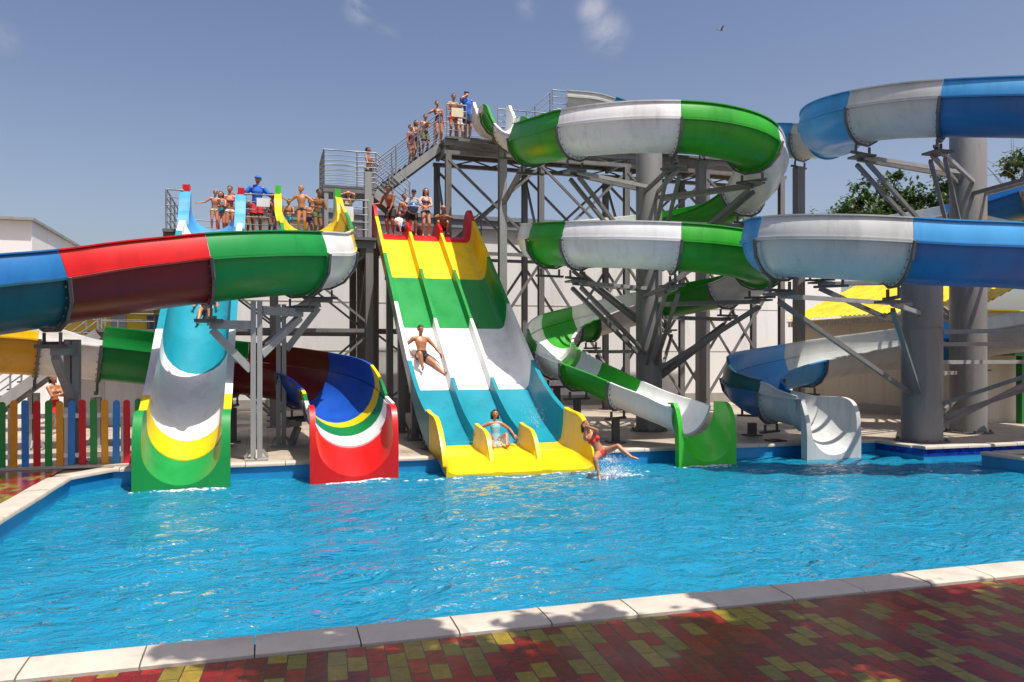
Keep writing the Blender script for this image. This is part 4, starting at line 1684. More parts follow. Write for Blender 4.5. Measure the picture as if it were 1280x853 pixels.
# white panels behind the railing
for a, b_ in ((-2.6, -1.2), (-0.5, 0.3)):
    bm = B()
    box_between(bm, (a, 30.9, PZ + 0.05), (b_, 30.95, PZ + 0.5))
    obj('kick_panel', bm, M['signwhite'], low, world=True)


def stair(root, p0, p1, width, n, across, mat='tread', green=False):
    """straight flight from p0 (bottom) to p1 (top); across = unit vector sideways"""
    p0, p1, s = V3(p0), V3(p1), V3(across)
    bm = B()
    for k in (0, 1):
        o = s * (width * k)
        add_beam(bm, p0 + o + V3((0, 0, -0.14)), p1 + o + V3((0, 0, -0.14)), 0.07, 0.30)
    f = obj('stair_flight', bm, M['palesteel'], root, world=True)
    d = (p1 - p0)
    for k in range(n):
        q = p0 + d * ((k + 0.5) / n) + s * width / 2 + V3((0, 0, 0.03))
        bm = B()
        hx = V3((d.x, d.y, 0)).normalized()
        ex = abs(hx.x) * 0.30 + abs(s.x) * (width - 0.08)
        ey = abs(hx.y) * 0.30 + abs(s.y) * (width - 0.08)
        add_box(bm, q, (ex, ey, 0.045))
        obj('tread', bm, M['greentread' if green and k % 2 == 0 else mat], f, world=True)
    return f


def stair_rail(root, p0, p1, o, h=1.15, n=5, np_=3, ext=None):
    p0, p1, o = V3(p0), V3(p1), V3(o)
    bm = B()
    a, b_ = p0 + o, p1 + o
    for k in range(np_ + 1):
        q = a.lerp(b_, k / np_)
        add_tube(bm, [q, q + V3((0, 0, h))], 0.027, 6)
    for k in range(1, n + 1):
        z = h * k / n
        pts = [a + V3((0, 0, z)), b_ + V3((0, 0, z))]
        if ext:
            pts = [a + V3(ext[0]) + V3((0, 0, z))] + pts if ext[0] else pts
            pts = pts + [b_ + V3(ext[1]) + V3((0, 0, z))] if ext[1] else pts
        add_tube(bm, pts, 0.026 if k == n else 0.018, 6)
    obj('stair_railing', bm, M['rail'], root, world=True)


# upper tower: walkway at 10 m, its stairs and the landing
upt = thing('slide_tower', 'tall steel tower carrying the high walkway and the stairs behind the green spiral', 'tower', (12.5, 29.3, 0), group='steel slide towers')
LZ = 8.12
slab(upt, (1.84, 28.32, LZ - 0.08), (3.62, 30.5, LZ))
for u, v in ((1.95, 28.42), (3.5, 28.42), (1.95, 30.4), (3.5, 30.4)):
    post(upt, u, v, PZ, LZ - 0.081, 0.14, 'palesteel')
beam(upt, (1.84, 28.36, LZ - 0.16), (3.62, 28.36, LZ - 0.16), 0.06, 0.15)
railing(upt, [(1.87, 30.46, LZ), (1.87, 28.36, LZ), (3.0, 28.36, LZ)], h=1.22, n=7, spacing=1.25)
railing(upt, [(1.87, 30.46, LZ), (3.5, 30.46, LZ)], h=1.22, n=7)
# lower flight from the lower platform up to the landing
stair(low, (5.15, 28.45, TZ + 0.45), (3.63, 28.45, LZ), 0.85, 7, (0, 1, 0))
slab(low, (5.16, 28.42, TZ), (6.0, 29.35, TZ + 0.42), 'tread', 'stair_step')
stair_rail(upt, (4.86, 28.42, 7.17), (3.66, 28.42, 8.12), (0, 0, 0), h=1.24, n=7, np_=2, ext=(None, (-0.66, 0, 0.0)))
stair_rail(upt, (4.86, 29.3, 7.17), (3.66, 29.3, 8.12), (0, 0, 0), h=1.2, n=6, np_=2)
# upper flight from the landing to the walkway
SV = 29.35
stair(upt, (3.66, SV, LZ), (6.14, SV, UZ), 1.1, 12, (0, 1, 0), green=True)
stair_rail(upt, (3.7, SV, LZ), (6.15, SV, UZ), (0, 0.02, 0), h=1.15, n=5, np_=3)
stair_rail(upt, (3.7, SV + 1.1, LZ), (6.15, SV + 1.1, UZ), (0, -0.02, 0), h=1.15, n=5, np_=3)
# walkway
gu2, gv2 = (6.25, 9.8, 13.3, 16.8, 20.3), (28.35, 30.35)
slab(upt, (6.15, 28.2, UZ - 0.08), (20.5, 30.5, UZ))
for u in gu2:
    for v in gv2:
        post(upt, u, v, 0, UZ - 0.62, 0.21)
for v in gv2:
    beam(upt, (6.1, v, UZ - 0.20), (20.5, v, UZ - 0.20), 0.14, 0.22)
    beam(upt, (6.1, v, UZ - 0.56), (20.5, v, UZ - 0.56), 0.16, 0.14)
    for k in range(20):
        a = 6.3 + 0.7 * k
        beam(upt, (a, v, UZ - 0.50 if k % 2 else UZ - 0.3), (a + 0.7, v, UZ - 0.3 if k % 2 else UZ - 0.50), 0.05, 0.05, name='brace')
for u in gu2:
    beam(upt, (u, 28.43, UZ - 0.36), (u, 30.27, UZ - 0.36), 0.12, 0.18)
for a, b_ in zip(gu2, gu2[1:]):
    for v in gv2:
        beam(upt, (a, v + 0.02, 6.1), (b_, v + 0.02, 9.3), 0.09, 0.09, name='brace')
        beam(upt, (a, v - 0.08, 9.3), (b_, v - 0.08, 6.1), 0.085, 0.085, name='brace')
        beam(upt, (a, v, 5.95), (b_, v, 5.95), 0.1, 0.12)
        beam(upt, (a, v + 0.02, 0.5), (b_, v + 0.02, 5.7), 0.09, 0.09, name='brace')
        beam(upt, (a, v - 0.08, 5.7), (b_, v - 0.08, 0.5), 0.085, 0.085, name='brace')
for u in gu2[:3]:
    beam(upt, (u + 0.02, 28.4, 6.1), (u + 0.02, 30.3, 9.2), 0.08, 0.08, name='brace')
railing(upt, [(6.18, 28.24, UZ), (6.9, 28.24, UZ)], spacing=0.7, h=1.15)
railing(upt, [(8.1, 28.24, UZ), (10.3, 28.24, UZ)], spacing=1.1)
railing(upt, [(6.2, 30.44, UZ), (10.2, 30.44, UZ)], spacing=1.4)
railing(upt, [(14.0, 28.24, UZ), (20.4, 28.24, UZ)], spacing=1.4)
u = atv(571, 28.2)
bm = B()
box_between(bm, (u - 0.20, 28.17, UZ + 0.70), (u + 0.24, 28.195, UZ + 1.02))
obj('sign_plate', bm, paint('cream_sign_plate', (0.72, 0.66, 0.45), rough=0.5), upt, world=True)
# raised stage for the blue start
slab(upt, (10.35, 28.6, UZ + 1.10), (11.6, 30.3, UZ + 1.18))
for u in (10.45, 11.5):
    for v in (28.7, 30.2):
        post(upt, u, v, UZ, UZ + 1.099, 0.10, 'palesteel')
stair(upt, (9.1, 28.9, UZ), (10.35, 28.9, UZ + 1.16), 0.9, 6, (0, 1, 0))
stair_rail(upt, (9.15, 28.88, UZ), (10.35, 28.88, UZ + 1.17), (0, 0, 0), h=1.0, n=4, np_=2)
railing(upt, [(10.36, 28.62, UZ + 1.18), (11.58, 28.62, UZ + 1.18)], h=1.0, n=4, spacing=1.1)
# prop under the start of the green chute
c1 = path_frame(gch.fine, gch.fl, gch.s(3.15))[0]
pp = thing('prop', 'light grey post with a raking head under the start of the green and white spiral', 'post', (8.2, 27.3, 0), group='tower props')
u = atv(628, 27.3)
pp.location = (u, 27.3, 0)
post(pp, u, 27.3, 0, 9.7, 0.27, 'palesteel')
beam(pp, (u, 27.2, 7.6), (u + 0.75, 26.4, 9.2), 0.14, 0.16)
beam(pp, (u - 0.1, 27.3, 9.75), (u - 1.6, 27.3, 9.75), 0.14, 0.1)
c = gch.bracket(0.5)
beam(pp, (u, 27.3, 9.6), (c.x + 0.3, c.y, c.z - 0.06), 0.12, 0.12)
# ground stairs behind the half pipe, leading up to the lower platform
gst = thing('back_stairs', 'grey steel stairs with green treads climbing behind the picket fence', 'stairs', (-4.2, 26.2, 0))
stair(gst, (-8.2, 26.2, 0.25), (-4.8, 26.2, 3.0), 1.1, 13, (0, 1, 0))
stair_rail(gst, (-8.2, 26.2, 0.25), (-4.8, 26.2, 3.0), (0, 0, 0), np_=3)
stair_rail(gst, (-8.2, 27.3, 0.25), (-4.8, 27.3, 3.0), (0, 0, 0), np_=3)
slab(gst, (-4.79, 26.15, 2.9), (-3.2, 29.2, 3.0))
for u, v in ((-4.7, 26.3), (-3.3, 26.3), (-4.7, 29.0), (-3.3, 29.0)):
    post(gst, u, v, 0, 2.899, 0.14)
railing(gst, [(-4.75, 29.15, 3.0), (-3.25, 29.15, 3.0), (-3.25, 26.2, 3.0), (-4.7, 26.2, 3.0)])

# a bird high over the towers
c = at(901, 38, 60)
bd = thing('bird', 'small dark bird flying high in the open sky', 'bird', c)
bm = B()
add_tube(bm, [(-0.22, 0, 0), (-0.12, 0, 0.01), (0.05, 0, 0.015), (0.16, 0, 0.03), (0.22, 0, 0.03)], [0.02, 0.05, 0.065, 0.045, 0.008], 8)
for s in (-1, 1):
    vs = [bm.verts.new(p) for p in ((0.1, s * 0.04, 0.03), (0.12, s * 0.22, 0.2), (0.02, s * 0.42, 0.24), (-0.05, s * 0.22, 0.17), (-0.06, s * 0.04, 0.02))]
    bm.faces.new(vs)
    vs = [bm.verts.new(V3(p) + V3((0, 0, 0.012))) for p in ((0.1, s * 0.04, 0.03), (0.12, s * 0.22, 0.2), (0.02, s * 0.42, 0.24), (-0.05, s * 0.22, 0.17), (-0.06, s * 0.04, 0.02))]
    bm.faces.new(vs)
vs = [bm.verts.new(p) for p in ((-0.2, 0, 0), (-0.42, 0.07, 0.0), (-0.42, -0.07, 0.0))]
bm.faces.new(vs)
obj('body', bm, M['darksteel'], bd)

# ------------------------------------------------------------------ people


def skin_mat(name, col):
    m, nt, b = nt_new(name)
    tc = N(nt, 'ShaderNodeTexCoord')
    n1 = N(nt, 'ShaderNodeTexNoise', i_Scale=9.0, i_Detail=4.0)
    nt.links.new(tc.outputs['Object'], n1.inputs['Vector'])
    r = ramp(nt, n1.outputs['Fac'], [(0.3, mul(col, 0.86)), (0.7, mul(col, 1.08))])
    nt.links.new(r.outputs[0], b.inputs['Base Color'])
    b.inputs['Roughness'].default_value = 0.42
    b.inputs['Subsurface Weight'].default_value = 0.08
    b.inputs['Subsurface Radius'].default_value = (0.02, 0.008, 0.004)
    return m


SKIN = {'tan': skin_mat('tanned_skin', (0.40, 0.165, 0.078)), 'fair': skin_mat('fair_skin', (0.55, 0.29, 0.18)),
        'brown': skin_mat('deep_tanned_skin', (0.30, 0.115, 0.055)), 'red': skin_mat('sunned_skin', (0.46, 0.19, 0.10))}
HAIR = {'dark': paint('dark_hair', (0.018, 0.012, 0.009), rough=0.45, vary=0.3, scale=30, bump=0.5, bscale=60),
        'brown': paint('brown_hair', (0.07, 0.032, 0.015), rough=0.45, vary=0.3, scale=30, bump=0.5, bscale=60),
        'blond': paint('fair_hair', (0.34, 0.20, 0.08), rough=0.45, vary=0.3, scale=30, bump=0.5, bscale=60)}
CLOTH = {}
for k, c in (('black', (0.012, 0.012, 0.014)), ('navy', (0.012, 0.02, 0.07)), ('red', (0.50, 0.015, 0.02)), ('polo', (0.012, 0.12, 0.56)), ('grey', (0.36, 0.36, 0.38)),
             ('white', (0.72, 0.71, 0.70)), ('pink', (0.58, 0.10, 0.14)), ('teal', (0.03, 0.25, 0.33)), ('olive', (0.10, 0.12, 0.05)), ('cream', (0.62, 0.52, 0.30)),
             ('coral', (0.72, 0.035, 0.02)), ('aqua', (0.22, 0.50, 0.60)), ('plum', (0.12, 0.04, 0.09)), ('blue', (0.03, 0.13, 0.42)), ('violet', (0.10, 0.06, 0.18))):
    CLOTH[k] = paint(k + '_swim_cloth', c, rough=0.75, vary=0.12, scale=14, bump=0.25, bscale=120)
EYE_W = paint('eye_white', (0.75, 0.73, 0.70), rough=0.2, vary=0.02)
EYE_D = paint('iris_and_brow', (0.02, 0.012, 0.01), rough=0.3, vary=0.1)
LIP = paint('lips', (0.38, 0.10, 0.08), rough=0.4, vary=0.05)


def cap_chain(bm, pts, rads, n=10):
    """tapered limb with rounded ends as one closed shell"""
    P, Q = [V3(p) for p in pts], list(rads)
    d0, d1 = (P[1] - P[0]).normalized(), (P[-1] - P[-2]).normalized()
    pp = [P[0] - d0 * Q[0] * 0.9, P[0] - d0 * Q[0] * 0.5] + P + [P[-1] + d1 * Q[-1] * 0.5, P[-1] + d1 * Q[-1] * 0.9]
    rr = [Q[0] * 0.3, Q[0] * 0.85] + Q + [Q[-1] * 0.85, Q[-1] * 0.3]
    add_tube(bm, pp, rr, n)


def fine_chain(pts, rads, k=4):
    """insert muscle-smooth intermediate stations"""
    out, ro = [], []
    for i in range(len(pts) - 1):
        for j in range(k):
            f = j / k
            out.append(pts[i].lerp(pts[i + 1], f))
            ro.append(rads[i] + (rads[i + 1] - rads[i]) * f)
    return out + [pts[-1]], ro + [rads[-1]]


def add_loft(bm, secs, n=16):
    """elliptic sections (centre, side axis, front axis, half width, half depth)"""
    rings = []
    for c, sx, sy, a, b_ in secs:
        ring = []
        for k in range(n):
            t = 2 * PI * k / n
            ct, st = math.cos(t), math.sin(t)
            ct = math.copysign(abs(ct) ** 0.85, ct)
            ring.append(bm.verts.new(c + sx * a * ct + sy * b_ * st))
        rings.append(ring)
    for a, b_ in zip(rings, rings[1:]):
        for k in range(n):
            bm.faces.new((a[k], a[(k + 1) % n], b_[(k + 1) % n], b_[k]))
    bm.faces.new(rings[0][::-1])
    bm.faces.new(rings[-1])


def ik(a, t, l1, l2, pole):
    a, t = V3(a), V3(t)
    d = t - a
    L_ = max(1e-4, d.length)
    mx = (l1 + l2) * 0.995
    if L_ > mx:
        d = d * (mx / L_)
        L_ = mx
        t = a + d
    mn = abs(l1 - l2) + 0.02
    if L_ < mn:
        d = d * (mn / L_)
        L_ = mn
        t = a + d
    x = (l1 * l1 - l2 * l2 + L_ * L_) / (2 * L_)
    h = math.sqrt(max(0.0, l1 * l1 - x * x))
    u = d / L_
    p = V3(pole)
    p = p - u * p.dot(u)
    if p.length < 1e-4:
        p = V3((0, 1, 0)) - u * u.y
    return a + u * x + p.normalized() * h, t


def voxel(bm, name, size, smooth_it=4):
    """fuse the overlapping shells into one continuous surface"""
    bmesh.ops.recalc_face_normals(bm, faces=bm.faces)
    me = bpy.data.meshes.new(name)
    bm.to_mesh(me)
    bm.free()
    o = bpy.data.objects.new(name, me)
    COL.objects.link(o)
    md = o.modifiers.new('fuse', 'REMESH')
    md.mode = 'VOXEL'
    md.voxel_size = size
    md.use_smooth_shade = True
    dg = bpy.context.evaluated_depsgraph_get()
    me2 = bpy.data.meshes.new_from_object(o.evaluated_get(dg))
    bpy.data.objects.remove(o)
    b2 = B()
    b2.from_mesh(me2)
    bpy.data.meshes.remove(me2)
    for _ in range(smooth_it):
        bmesh.ops.smooth_vert(b2, verts=b2.verts, factor=0.5, use_axis_x=True, use_axis_y=True, use_axis_z=True)
    return b2


ZUP = V3((0, 0, 1))


def person(label, loc, yaw, H, pose, skin='tan', hair='dark', hairlen='short', wear=('trunks', 'navy'), female=False, group=None, vox=0.0135, cap=None, child=False, build=1.0):
    """pose in units of body height, in the person's own frame (x right, y ahead, z up)"""
    g = thing('person', label, 'person', loc, yaw, group)
    S = lambda v: V3(v) * H
    F = build
    pel = V3(pose.get('pelvis', (0, 0, 0.52)))
    vr = random.Random(label)
    sp = V3(pose.get('spine', (vr.uniform(-0.07, 0.07), vr.uniform(-0.03, 0.09), 1))).normalized()
    right = V3(pose.get('right', (1, 0, 0)))
    right = (right - sp * right.dot(sp)).normalized()
    fwd = sp.cross(right).normalized()
    if fwd.dot(V3(pose.get('front', (0, 1, 0)))) < 0:
        fwd = -fwd
    pright = V3(pose.get('pright', right)).normalized()
    hs = 0.145 if child else 0.134        # head size, chin to crown
    TL = 0.285
    sh = pel + sp * TL
    wsh = (0.098 if female else 0.108) * F
    hd = V3(pose.get('head', sp)).normalized()
    hf = V3(pose.get('face', fwd + right * vr.uniform(-0.55, 0.55) - V3((0, 0, vr.uniform(-0.05, 0.3)))))
    hf = (hf - hd * hf.dot(hd)).normalized()
    hr = hf.cross(hd).normalized()
    hp = 0.080 if female else 0.074
    ws = 0.058 if female else 0.068
    ch = 0.080 if female else 0.090
    dp = 1.0
    tors = [(-0.045, 0.045, 0.040, 0.0), (-0.015, hp * 0.95, 0.056, -0.004), (0.03, hp, 0.060, -0.004), (0.075, (hp + ws) / 2, 0.052, 0.002), (0.115, ws, 0.046, 0.006), (0.16, (ws + ch) / 2, 0.050, 0.008),
            (0.215, ch, 0.057, 0.006), (0.255, ch * 1.02, 0.052, 0.0), (0.285, ch * 0.86, 0.042, -0.004), (0.312, 0.046, 0.034, -0.006)]

    def tor(k0=0, k1=99, grow=0.0):
        return [(S(pel + sp * t + fwd * o), right, fwd, (a * F + grow) * H, (d * F + grow) * H) for t, a, d, o in tors[k0:k1]]
    bm = B()
    add_loft(bm, tor())
    neck0, hc = sh + sp * 0.018, sh + sp * 0.055 + hd * (hs * 0.50 + 0.018)
    cap_chain(bm, [S(neck0), S(neck0.lerp(hc, 0.6))], [0.031 * H, 0.028 * H])
    # head: skull, jaw, nose, ears
    Rh = Matrix((hr, hf, hd)).transposed()
    k = hs / 0.134
    add_ball(bm, S(hc + hd * 0.012 * k - hf * 0.004 * k), (0.049 * k * H, 0.060 * k * H, 0.056 * k * H), 14, 10, Rh)
    add_ball(bm, S(hc - hd * 0.028 * k + hf * 0.014 * k), (0.037 * k * H, 0.042 * k * H, 0.040 * k * H), 12, 8, Rh)
    add_ball(bm, S(hc - hd * 0.014 * k + hf * 0.058 * k), (0.009 * k * H, 0.014 * k * H, 0.014 * k * H), 8, 6, Rh)
    for s in (-1, 1):
        add_ball(bm, S(hc - hd * 0.006 * k + hr * s * 0.050 * k - hf * 0.004 * k), (0.007 * k * H, 0.012 * k * H, 0.019 * k * H), 8, 6, Rh)
    if female and not child:
        for s in (-1, 1):
            add_ball(bm, S(sh - sp * 0.085 + right * s * 0.042 + fwd * 0.050), (0.036 * H, 0.034 * H, 0.036 * H), 10, 8)
    extra = []
    limbs = {}
    for s, nm_ in ((-1, 'l'), (1, 'r')):
        a = sh - sp * 0.012 + right * s * wsh
        t = V3(pose.get('hand_' + nm_, (s * 0.14, 0.03, 0.42)))
        el, wr = ik(a, t, 0.172, 0.150, pose.get('elbow_' + nm_, (s * 0.5, -1, -0.3)))
        pts, rr = fine_chain([a, a.lerp(el, 0.4), el, el.lerp(wr, 0.35), wr], [0.036 * F, 0.031 * F, 0.0225 * F, 0.0235 * F, 0.0155])
        limbs['arm_' + nm_] = (a, el, wr)
        cap_chain(bm, [S(p) for p in pts], [x * H for x in rr])
        cap_chain(bm, [S(sh + right * s * 0.035), S(a)], [0.034 * H, 0.036 * F * H])
        # hand: palm, four fingers, thumb
        hdv = (wr - el).normalized()
        pn = V3(pose.get('palm_' + nm_, (0, -1, -0.2) if abs(hdv.z) < 0.7 else (-s, 0, 0)))
        pn = (pn - hdv * pn.dot(hdv)).normalized()
        ps = hdv.cross(pn).normalized()
        Rm = Matrix((ps, hdv, pn)).transposed()
        add_ball(bm, S(wr + hdv * 0.026), (0.0215 * H, 0.031 * H, 0.0115 * H), 10, 8, Rm)
        curl = pose.get('curl_' + nm_, 0.35)
        base = wr + hdv * 0.046
        for q, (off, ln) in enumerate(((-0.0155, 0.040), (-0.0052, 0.046), (0.0052, 0.044), (0.0152, 0.034))):
            b0 = base + ps * off - hdv * 0.012
            d1 = (hdv + pn * curl * 0.5 + ps * off * 9).normalized()
            d2 = (hdv + pn * curl * 1.6 + ps * off * 6).normalized()
            extra.append(([b0, b0 + d1 * (ln * 0.55 + 0.010), b0 + d1 * (ln * 0.55 + 0.010) + d2 * ln * 0.5], [0.0056, 0.0053, 0.0042]))
        tside = -1 if pn.cross(hdv).dot(right) * s > 0 else 1
        ts = ps * (1 if ps.dot(fwd + ZUP * 0.3) > 0 else -1)
        b0 = wr + hdv * 0.014 + ts * 0.012
        d1 = (hdv * 0.7 + ts * 0.75 + pn * 0.3).normalized()
        d2 = (hdv * 0.9 + ts * 0.35 + pn * 0.4).normalized()
        extra.append(([b0, b0 + d1 * 0.026, b0 + d1 * 0.026 + d2 * 0.022], [0.0075, 0.0062, 0.0048]))
    for s, nm_ in ((-1, 'l'), (1, 'r')):
        a = pel - sp * 0.012 + pright * s * 0.046
        t = V3(pose.get('foot_' + nm_, (s * 0.06, 0, 0.042)))
        kn, an = ik(a, t, 0.245, 0.238, pose.get('knee_' + nm_, (s * 0.12, 1, 0)))
        limbs['leg_' + nm_] = (a, kn, an)
        cf = kn.lerp(an, 0.30) - V3(pose.get('knee_' + nm_, (s * 0.12, 1, 0))).normalized() * 0.008
        pts, rr = fine_chain([a, a.lerp(kn, 0.35), kn, cf, an], [0.056 * F, 0.050 * F, 0.034 * F, 0.035 * F, 0.0205])
        cap_chain(bm, [S(p) for p in pts], [x * H for x in rr], 12)
        toe = V3(pose.get('toe_' + nm_, (s * 0.25, 1, -0.12))).normalized()
        fp = [an - toe * 0.022 - ZUP * 0.012, an + toe * 0.045 - ZUP * 0.018, an + toe * 0.095 - ZUP * 0.026] if nm_ + '_free' not in pose else [an - toe * 0.01, an + toe * 0.05, an + toe * 0.1]
        cap_chain(bm, [S(p) for p in fp], [0.021 * H, 0.021 * H, 0.0145 * H])
    body = voxel(bm, 'body', vox)
    for pts, rr in extra:
        n0 = len(body.faces)
        cap_chain(body, [S(p) for p in pts], [x * H for x in rr], 6)
    # eyes, brows and mouth
    body.faces.ensure_lookup_table()
    for s in (-1, 1):
        c_ = hc + hd * 0.001 * k + hr * s * 0.0205 * k + hf * 0.0505 * k
        add_ball(body, S(c_), (0.0075 * k * H, 0.005 * k * H, 0.0045 * k * H), 8, 6, Rh, 1)
        add_ball(body, S(c_ + hf * 0.0035 * k), (0.0036 * k * H, 0.003 * k * H, 0.0040 * k * H), 6, 5, Rh, 2)
        add_ball(body, S(c_ + hd * 0.014 * k + hf * 0.0015 * k), (0.0115 * k * H, 0.004 * k * H, 0.0024 * k * H), 8, 5, Rh, 2)
    add_ball(body, S(hc - hd * 0.041 * k + hf * 0.0515 * k), (0.0150 * k * H, 0.0055 * k * H, 0.0048 * k * H), 8, 6, Rh, 3)
    obj('body', body, [SKIN[skin], EYE_W, EYE_D, LIP], g, smooth=180)
    # hair
    if hair:
        bm = B()
        vs = add_ball(bm, S(hc + hd * 0.013 * k - hf * 0.006 * k), (0.0545 * k * H, 0.0655 * k * H, 0.0615 * k * H), 20, 14, Rh)
        o = S(hc + hd * 0.013 * k - hf * 0.006 * k)
        for v in vs:
            q = (v.co - o) / H
            y, z = q.dot(hf) / 0.065, q.dot(hd) / 0.061
            if z < 0.40 - 0.55 * (0.5 - y) and y > -0.25 or z < -0.62:
                v.co = o + (v.co - o) * 0.72
            else:
                v.co = o + (v.co - o) * (1 + 0.05 * noise.noise(q * 60 + V3((len(label), 0, 0))))
        if hairlen != 'short':
            ln = {'bob': 0.10, 'long': 0.22}[hairlen]
            back = hc - hf * 0.040 * k
            for i in range(-3, 4):
                a = back + hr * i * 0.0165 * k + hd * 0.02 - hf * (-0.006 * abs(i))
                fall = V3((0, 0, -1)) * 0.8 - hd * 0.2
                m_ = a + fall * ln * 0.5 - hf * 0.006
                b_ = a + fall * ln + hr * i * 0.003 + hf * 0.004
                cap_chain(bm, [S(a), S(m_), S(b_)], [0.020 * H, 0.019 * H, 0.009 * H], 7)
        obj('hair', bm, HAIR[hair], g, smooth=60)
    if cap:
        bm = B()
        vs = add_ball(bm, S(hc + hd * 0.022 * k - hf * 0.004 * k), (0.0575 * k * H, 0.068 * k * H, 0.056 * k * H), 18, 12, Rh)
        o = S(hc + hd * 0.022 * k)
        bmesh.ops.bisect_plane(bm, geom=bm.verts[:] + bm.edges[:] + bm.faces[:], plane_co=o + hd * 0.004 * H, plane_no=-hd, clear_outer=True)
        secs = []
        c0 = hc + hd * 0.027 * k
        poly = [c0 + hf * 0.045 * k + hr * 0.045 * k, c0 + hf * 0.085 * k + hr * 0.038 * k - hd * 0.006, c0 + hf * 0.105 * k - hd * 0.010, c0 + hf * 0.085 * k - hr * 0.038 * k - hd * 0.006, c0 + hf * 0.045 * k - hr * 0.045 * k]
        t0 = [bm.verts.new(S(p)) for p in poly]
        t1 = [bm.verts.new(S(p + hd * 0.006)) for p in poly]
        bm.faces.new(t0)
        bm.faces.new(t1[::-1])
        for i in range(5):
            j = (i + 1) % 5
            bm.faces.new((t0[i], t0[j], t1[j], t1[i]))
        obj('cap', bm, CLOTH[cap], g, smooth=50)
    # clothing
    for kind, colr in ([wear] if isinstance(wear[0], str) else wear):
        bm = B()
        gw = 0.0075
        if kind in ('trunks', 'briefs', 'shorts'):
            frac = {'trunks': 0.34, 'briefs': 0.10, 'shorts': 0.72}[kind]
            add_loft(bm, tor(0, 4 if kind != 'briefs' else 3, gw))
            for nm_ in ('l', 'r'):
                a, kn, an = limbs['leg_' + nm_]
                r0 = 0.056 * F + gw
                e_ = a.lerp(kn, frac)
                r1 = (0.056 + (0.050 - 0.056) * min(1, frac / 0.35)) * F + gw * (1.0 if kind != 'shorts' else 1.9)
                add_tube(bm, [S(a - (kn - a).normalized() * 0.03), S(a), S(a.lerp(e_, 0.5)), S(e_)], [0.03 * H, r0 * H, (r0 + r1) / 2 * H, r1 * H], 14)
            nm2 = {'trunks': 'swim_trunks', 'briefs': 'swim_briefs', 'shorts': 'shorts'}[kind]
        elif kind == 'shirt':
            add_loft(bm, tor(1, 9, gw + 0.004) + [(S(pel + sp * 0.312), right, fwd, 0.048 * H, 0.040 * H)])
            for s, nm_ in ((-1, 'l'), (1, 'r')):
                a, el, wr = limbs['arm_' + nm_]
                add_tube(bm, [S(sh + right * s * 0.03), S(a), S(a.lerp(el, 0.35)), S(a.lerp(el, 0.72))], [0.052 * H, 0.050 * F * H, 0.045 * F * H, 0.044 * F * H], 12)
            add_tube(bm, [S(sh - right * 0.075 + sp * 0.012), S(sh + sp * 0.02), S(sh + right * 0.075 + sp * 0.012)], [0.036 * H, 0.044 * H, 0.036 * H], 12)
            nm2 = 'shirt'
        elif kind == 'onepiece':
            add_loft(bm, tor(0, 8, gw))
            for nm_ in ('l', 'r'):
                a, kn, an = limbs['leg_' + nm_]
                add_tube(bm, [S(a - (kn - a).normalized() * 0.03), S(a), S(a.lerp(kn, 0.07))], [0.03 * H, (0.056 * F + gw) * H, (0.055 * F + gw) * H], 14)
            for s in (-1, 1):
                add_tube(bm, [S(sh - sp * 0.045 + right * s * 0.045 + fwd * 0.054), S(sh + right * s * 0.05 + fwd * 0.026 + sp * 0.020), S(sh + right * s * 0.05 - fwd * 0.02 + sp * 0.018), S(sh - sp * 0.04 + right * s * 0.045 - fwd * 0.052)], 0.011 * H, 6)
            nm2 = 'swimsuit'
        elif kind == 'top':
            t0, t1 = 0.185, 0.218
            add_loft(bm, [(S(pel + sp * (t0 + (t1 - t0) * q) + fwd * 0.006), right, fwd, (ch * F + gw) * H, (0.0565 * F + gw) * H) for q in (0, 0.5, 1)])
            for s in (-1, 1):
                add_ball(bm, S(sh - sp * 0.083 + right * s * 0.042 + fwd * (0.052 if not child else 0.040)), (0.039 * H, 0.0375 * H if not child else 0.024 * H, 0.038 * H), 10, 8)
                add_tube(bm, [S(sh - sp * 0.06 + right * s * 0.045 + fwd * 0.070), S(sh + right * s * 0.05 + fwd * 0.026 + sp * 0.020), S(sh + right * s * 0.05 - fwd * 0.02 + sp * 0.018), S(sh - sp * 0.07 + right * s * 0.045 - fwd * 0.054)], 0.0075 * H, 6)
            nm2 = 'bikini_top'
        elif kind == 'ruffle':
            for s in (-1, 1):
                a, kn, an = limbs['leg_' + 'lr'[(s + 1) // 2]]
                c_ = pel + pright * s * 0.078
                for q in range(7):
                    add_ball(bm, S(c_ + sp * (0.02 - 0.008 * q) + fwd * (0.03 - 0.012 * q)), (0.02 * H, 0.014 * H, 0.012 * H), 7, 5)
            nm2 = 'ruffle'
        bm = voxel(bm, nm2, max(0.009, vox * 0.8), 2)
        obj(nm2, bm, CLOTH[colr], g, smooth=180)
    return g


FACE = PI                        # facing the viewer along -v
FC = PI + YAW * 0.0


def stand(px, v, z, **kw):
    return (atv(px, v), v, z)


